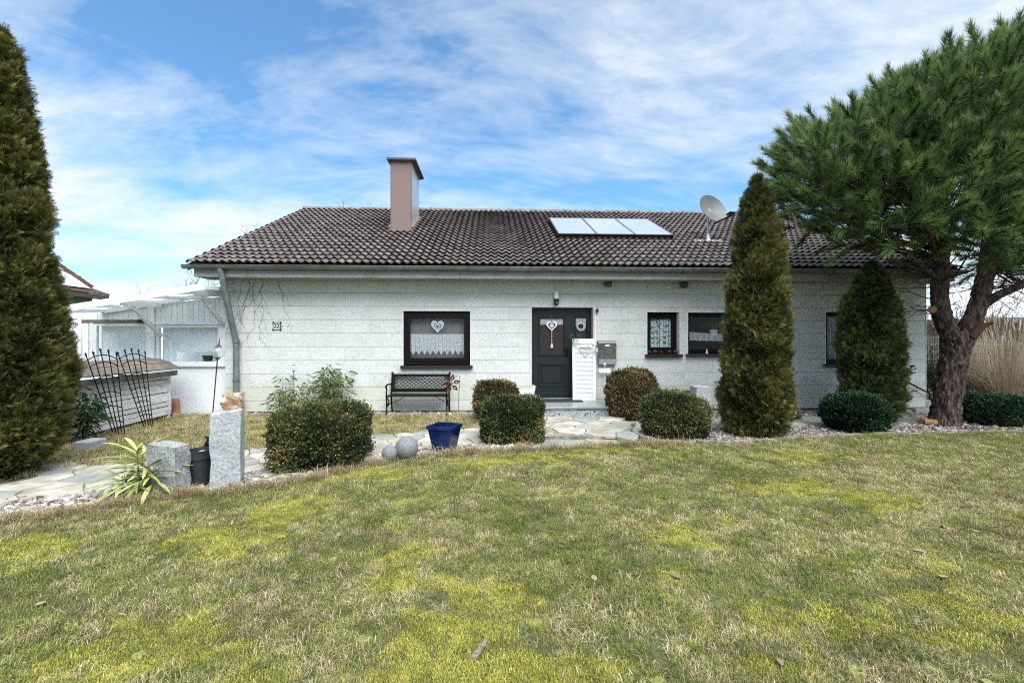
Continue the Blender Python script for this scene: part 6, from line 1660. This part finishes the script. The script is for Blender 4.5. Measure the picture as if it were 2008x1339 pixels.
def pampas():
    b = G(1985, 806); b = Vector((b.x+.75, b.y+.75, 0)); t = thing('pampas_grass', 'dry straw coloured pampas grass clump right of the pine', 'ornamental grass', b); r = np.random.default_rng(91)
    V = []; F = []; T = []; n = 3400
    pl = MB(); 
    for i in range(n):
        a = r.uniform(0, 6.28); ra = .42*math.sqrt(r.random()); p = np.array([b.x+ra*math.cos(a), b.y+ra*math.sin(a), 0]); L = r.uniform(.7, 1.75) if r.random() < .75 else r.uniform(1.6, 2.15)
        le = r.uniform(.0, .24)+ra*.35; a2 = a+r.normal(0, .5); curl = r.uniform(.05, .75)*(1 if L < 1.6 else .25); w = r.uniform(.006, .013); s = np.array([-math.sin(a2), math.cos(a2), 0])*w/2
        s = s if abs(s[0]) > w*.2 else np.array([w/2, 0, 0]); k = len(V); pts = [p]; ang_ = le
        for j in range(5): ang_ += curl/5*(1+j*.35); p = p+np.array([math.sin(ang_)*math.cos(a2), math.sin(ang_)*math.sin(a2), math.cos(ang_)])*L/5; p[2] = max(p[2], .03); pts.append(p)
        for j, p_ in enumerate(pts): f = 1-.7*j/5; V += [p_-s*f, p_+s*f]; T += [0, 0]
        tt = r.random(); T[-12:] = [tt]*12
        for j in range(5): F.append((k+2*j, k+2*j+1, k+2*j+3, k+2*j+2))
        if L > 1.75 and r.random() < .30: d = Vector(pts[-1]-pts[-2]).normalized(); e = Vector(pts[-1]); pl.tube([e-d*.10, e, e+d*.12, e+d*.24], [.004, .022, .026, .003], 6)
    npmesh('blades', V, F, 'straw_blade', t, {'tint': T}); pl.build('plumes', 'plume', t, smooth=True)
pampas()

# ------------------------------------------------------------------ fence, stairwell and neighbours on the right
def fence():
    Y = 12.3; x0 = P(1800, 700, Y).x; zt = P(1900, 661, Y).z; t = thing('mesh_fence', 'galvanised double rod mesh fence behind the pine and pampas grass', 'fence', (x0+3, Y, 0))
    for k in range(3):
        a = x0+k*2.5; m = MB(); x = a
        while x < a+2.46: m.box(x-.003, x+.003, Y-.003, Y+.003, .05, zt); x += .05
        o = m.build('vertical_rods', 'galvanised', t); o['kind'] = 'stuff'
        z = .1
        while z <= zt:
            for s in (-.0075, .0075): MB().box(a, a+2.46, Y+s-.004, Y+s+.004, z-.004, z+.004).build('horizontal_rod', 'galvanised', t)
            z += .2
        MB().box(a-.05, a-.01, Y-.02, Y+.02, -.05, zt+.05).build('post', 'galvanised', t)
fence()
def right_side():
    # stairwell beside the corner
    Yk = W-.35; a = P(1768, 800, Yk).x
    t = thing('stairwell_kerb', 'low grey concrete kerb of the cellar stairs at the right house corner', 'kerb', (XR, Yk, 0))
    m = MB(); m.bar((a, Yk-.30, .03), (XR+.35, Yk-.42, .03), .12, .14); m.build('kerb', 'concrete', t, bev=.01)
    MB().box(XR+.02, XR+.30, W-.02, W+.9, -.05, .16).build('side_wall', 'concrete', t)
    p, q = P(1774, 746, W-.08), P(1822, 771, W-.10)
    t = thing('handrail', 'thin black sloping handrail on the wall near the right house corner', 'handrail', tuple(p))
    m = MB(); m.tube([p+(p-q)*.8, p, q, q+(q-p)*.3], .018, 8); m.build('rail', 'black_iron', t)
    c = p.lerp(q, .5); m = MB(); m.tube([c, c+Vector((0, 0, -.10)), Vector((c.x-.06, W-.004, c.z-.11))], .010, 6); m.build('bracket', 'black_iron', t)
    # garage
    D = 19; A = P(1942, 622, D); B = P(2200, 622, D)
    t = thing('neighbour_garage', 'white gabled garage with dark front beyond the mesh fence', 'garage', (B.x, D, 0))
    zt = A.z; MB().box(A.x-.3, B.x+2, D+.2, D+5, -.05, zt-.25).build('wall', 'far_dark', t)
    MB().box(A.x-.25, B.x+2.1, D, D+5.1, zt-.24, zt-.0).build('fascia', 'zinc', t)
    pk = P(2090, 540, D); MB().prism([(A.x-.25, zt+.004), (B.x+2.1, zt+.004), (pk.x+1, pk.z+.25), (pk.x-.4, pk.z)], D+.05, D+5, 'y').build('gable', 'far_white', t)
    A2 = P(1862, 628, 24); m = thing('neighbour_shed', 'small grey roofed shed far behind the pine fork', 'shed', (A2.x+1, 24, 0))
    MB().box(A2.x-1.0, A2.x+1.6, 24, 27, -.05, A2.z-.35).build('wall', 'far_dark', m); MB().box(A2.x-1.2, A2.x+1.8, 23.8, 27.2, A2.z-.349, A2.z).build('roof', 'zinc', m)
right_side()
def bare_shrub(lab, base, h, spread, seed, n=14, m='twig_pale', leaves=0, cat='shrub', name='bare_shrub', th=.02, group=None, leafm='bamboo_dark'):
    t = thing(name, lab, cat, base, 0, group); R = random.Random(seed); mb_ = MB(); ends = []
    def grow(p, d, L, w, lev):
        pts = [p]
        for i in range(4): d = (d+Vector((R.gauss(0, .16), R.gauss(0, .16), R.gauss(.05, .1)))).normalized(); pts.append(pts[-1]+d*L/4)
        mb_.tube(pts, [w*(1-.5*i/4) for i in range(5)], 4 if lev < 2 else 5, cap=False); ends.append(pts[-1]); ends.append(pts[2])
        if lev:
            for k in range(R.randint(3, 4)): f = R.randint(1, 4); s = Vector((R.gauss(0, 1), R.gauss(0, 1), R.gauss(.2, .6))).normalized(); grow(pts[f], (d*.8+s*.8).normalized(), L*R.uniform(.4, .65), w*.5, lev-1)
    for k in range(n):
        a = R.random()*2*PI; o = R.uniform(0, .3)*spread; grow(Vector(base)+Vector((math.cos(a)*o, math.sin(a)*o, -.03)), Vector((math.cos(a)*spread/h*R.uniform(.2, .9), math.sin(a)*spread/h*R.uniform(.2, .9), 1)).normalized(), h*R.uniform(.55, .8), th, 3 if n < 10 else 2)
    mb_.build('branches', m, t)
    if leaves:
        r = np.random.default_rng(seed); i = r.integers(0, len(ends), leaves); pos = np.array([tuple(ends[k]) for k in i])+r.normal(0, .05, (leaves, 3))
        V, F = scatter(LEAF_V*np.array([3.5, 1, 1]), LEAF_F, pos, frames(r.normal(size=(leaves, 3)), r.uniform(0, 6, leaves)), .06*r.uniform(.6, 1.2, leaves)); npmesh('leaves', V, F, leafm, t, {'tint': np.repeat(r.random(leaves), 6)})
g_ = 'bare shrubs behind the fence'
for k, (px, d, h, sp, lab) in enumerate(((1832, 15, 2.9, 1.3, 'bare brownish shrub seen just right of the house corner'), (1880, 17, 3.2, 1.5, 'bare brownish shrub seen through the pine fork'), (1932, 16, 3.0, 1.4, 'bare pinkish shrub left of the white garage'), (2000, 15.5, 1.7, 1.6, 'low bare shrub in front of the garage'), (1800, 20, 3.4, 1.6, 'bare shrub farthest back behind the house corner'))):
    p = PZ(px, 720, d); bare_shrub(lab, (p.x, p.y, 0), h, sp, 100+k, 22, group=g_)
for k, (px, d, h, lab) in enumerate(((1830, 12.8, 1.35, 'dark ivy covered shrub behind the fence next to the house corner'), (1905, 12.9, .8, 'dark ivy covered shrub behind the fence right of the pine trunk'))):
    p = PZ(px, 760, d); bare_shrub(lab, (p.x, p.y, 0), h, .9, 120+k, 16, 'twig', 2200, 'shrub', 'ivy_shrub', .012, 'ivy shrubs behind the fence')
# tree behind the house whose tips show over the left verge, and twigs behind the annex
p = PZ(596, 420, 20.5); bare_shrub('tree behind the house whose dark leafy tips show over the left roof edge', (p.x, p.y, 0), 7.15, .8, 131, 5, 'twig', 600, 'tree', 'small_tree', .05)
for k, (px, d, h, lab) in enumerate(((338, 19, 4.15, 'bare twiggy tree tips rising behind the annex roof'), (285, 22, 4.0, 'fainter bare tree tips behind the middle of the annex roof'))):
    p = PZ(px, 560, d); bare_shrub(lab, (p.x, p.y, 0), h, 1.1, 140+k, 5, 'twig_pale', 0, 'tree', 'bare_tree', .035, 'bare trees behind the annex')

def neighbour_house():
    b = P(215, 577, 24.0); c = P(182, 566, 23.4); L = 9.0
    t = thing('neighbour_house', 'neighbouring house with pale roof, red hip tiles and dark eave behind the left thuja', 'house', (b.x-4, 19.5, 0))
    MB().box(b.x-8, b.x-.55, b.y-L+.4, b.y-.4, -.05, b.z-.05).build('wall', 'far_wall', t)
    for k in range(5): MB().box(b.x-.549, b.x-.50, b.y-L+.4, b.y-.4, b.z-.08-.32*(k+1)+.02, b.z-.08-.32*k).build('wall_board', 'far_wall', t)
    n = 26; sl = Vector((-.95, 0, .34))
    for k in range(n):
        p0 = Vector((b.x, b.y-L*k/n, b.z)); p1 = Vector((b.x, b.y-L*(k+.97)/n, b.z)); dz = Vector((0, 0, .07))
        MB().add([p0, p1, p1+sl, p0+sl, p0-dz, p1-dz], [(0, 1, 2, 3), (4, 5, 1, 0)]).build('roof_tile', 'red_dark', t)
    MB().box(b.x-.30, b.x-.02, b.y-L, b.y, b.z-.28, b.z-.075).build('eave_board', 'cap_dark', t)
    h = 3.55; A1 = c+Vector((-3, -3, h)); A2 = c+Vector((-3, -L+3, h)); f = c+Vector((0, -L, 0)); l1 = c+Vector((-6, 0, 0)); l2 = c+Vector((-6, -L, 0))
    MB().add([c, f, l2, l1, A1, A2], [(0, 1, 5, 4), (1, 2, 5), (2, 3, 4, 5), (3, 0, 4), (0, 3, 2, 1)]).build('roof', 'far_white', t)
    MB().box(c.x-5.9, c.x-.12, c.y-L+.1, c.y-.1, b.z-.04, c.z-.01).build('upper_wall', 'far_wall', t)
    for p, q in ((c, A1), (f, A2), (A1, A2)):
        m_ = max(2, int((q-p).length/.42))
        for k in range(m_):
            m = MB(); m.bar(p.lerp(q, k/m_)+Vector((0, 0, .07)), p.lerp(q, (k+1.06)/m_)+Vector((0, 0, .045)), .24, .13); m.build('ridge_tile', 'red_tile', t)
    m = MB(); w0, w1 = c.lerp(f, .02)+Vector((-.4, 0, .55)), c.lerp(f, .5)+Vector((-1.4, 0, 1.7)); m.tube([w0, w1], .025, 6); m.build('cable', 'cap_dark', t)
neighbour_house()

# ------------------------------------------------------------------ litter on the lawn
def litter():
    r = random.Random(55); cand = [(975, 1295, .17, 2), (1075, 955, .0, 1)]
    ms = {}
    def leaf_mesh(v):
        m = MB(); L = 6; bend = (.5, .9, .2, -.4)[v]; vs = []; fs = []; wv = (.10, .16, .30, .07)[v]
        for i in range(L+1):
            s = i/L; w = wv*math.sin(PI*min(1, .06+s*.94))**.7; vs += [(-w, s-.5, .10*math.sin(bend*s*3)+.12*w), (0, s-.5, .10*math.sin(bend*s*3)), (w, s-.5, .10*math.sin(bend*s*3)+.12*w)]
        for i in range(L): k = 3*i; fs += [(k, k+1, k+4, k+3), (k+1, k+2, k+5, k+4)]
        return m.add(vs, fs)
    spots = [(940, 1285, .16, 0, -.7), (1165, 1140, .05, 2, .2), (1325, 1137, .06, 2, .9), (1075, 1045, .09, 3, .8), (955, 1140, .08, 3, -.2), (665, 1053, .05, 2, .3), (725, 1130, .07, 0, 1.4), (1110, 1247, .07, 3, .6), (1850, 1138, .07, 2, -.9), (1800, 1085, .08, 2, .3), (1405, 992, .10, 3, 1.5), (590, 995, .10, 3, -.6), (1912, 1047, .06, 2, .2), (455, 1030, .06, 0, .4)]
    for _ in range(48):
        px, py = r.uniform(30, 1980), 900+420*r.random()**1.3
        spots.append((px, py, r.uniform(.02, .055), r.randint(0, 3), r.uniform(0, 3.1)))
    for px, py, s, v, rz in spots:
        g = G(px, py)
        if not inside(LAWN, [g.x], [g.y])[0]: continue
        if v not in ms:
            o = leaf_mesh(v).build('fallen_leaf', 'deadleaf', None, True, smooth=True); ms[v] = o.data
        else: o = link(bpy.data.objects.new('fallen_leaf', ms[v]))
        z = float(lawn_z(np.array([g.x]), np.array([g.y]))[0])
        o.location = (g.x, g.y, z+.028); o.rotation_euler = (r.uniform(-.3, .3), r.uniform(-.3, .3), rz); o.scale = (s*1.15*(1 if v != 3 else .7), s*1.15*(1 if v != 3 else 1.7), s*1.15)
        tag(o, 'small dry leaf or husk lying loose on the front lawn', 'leaf', 'dry leaves scattered over the lawn')
litter()
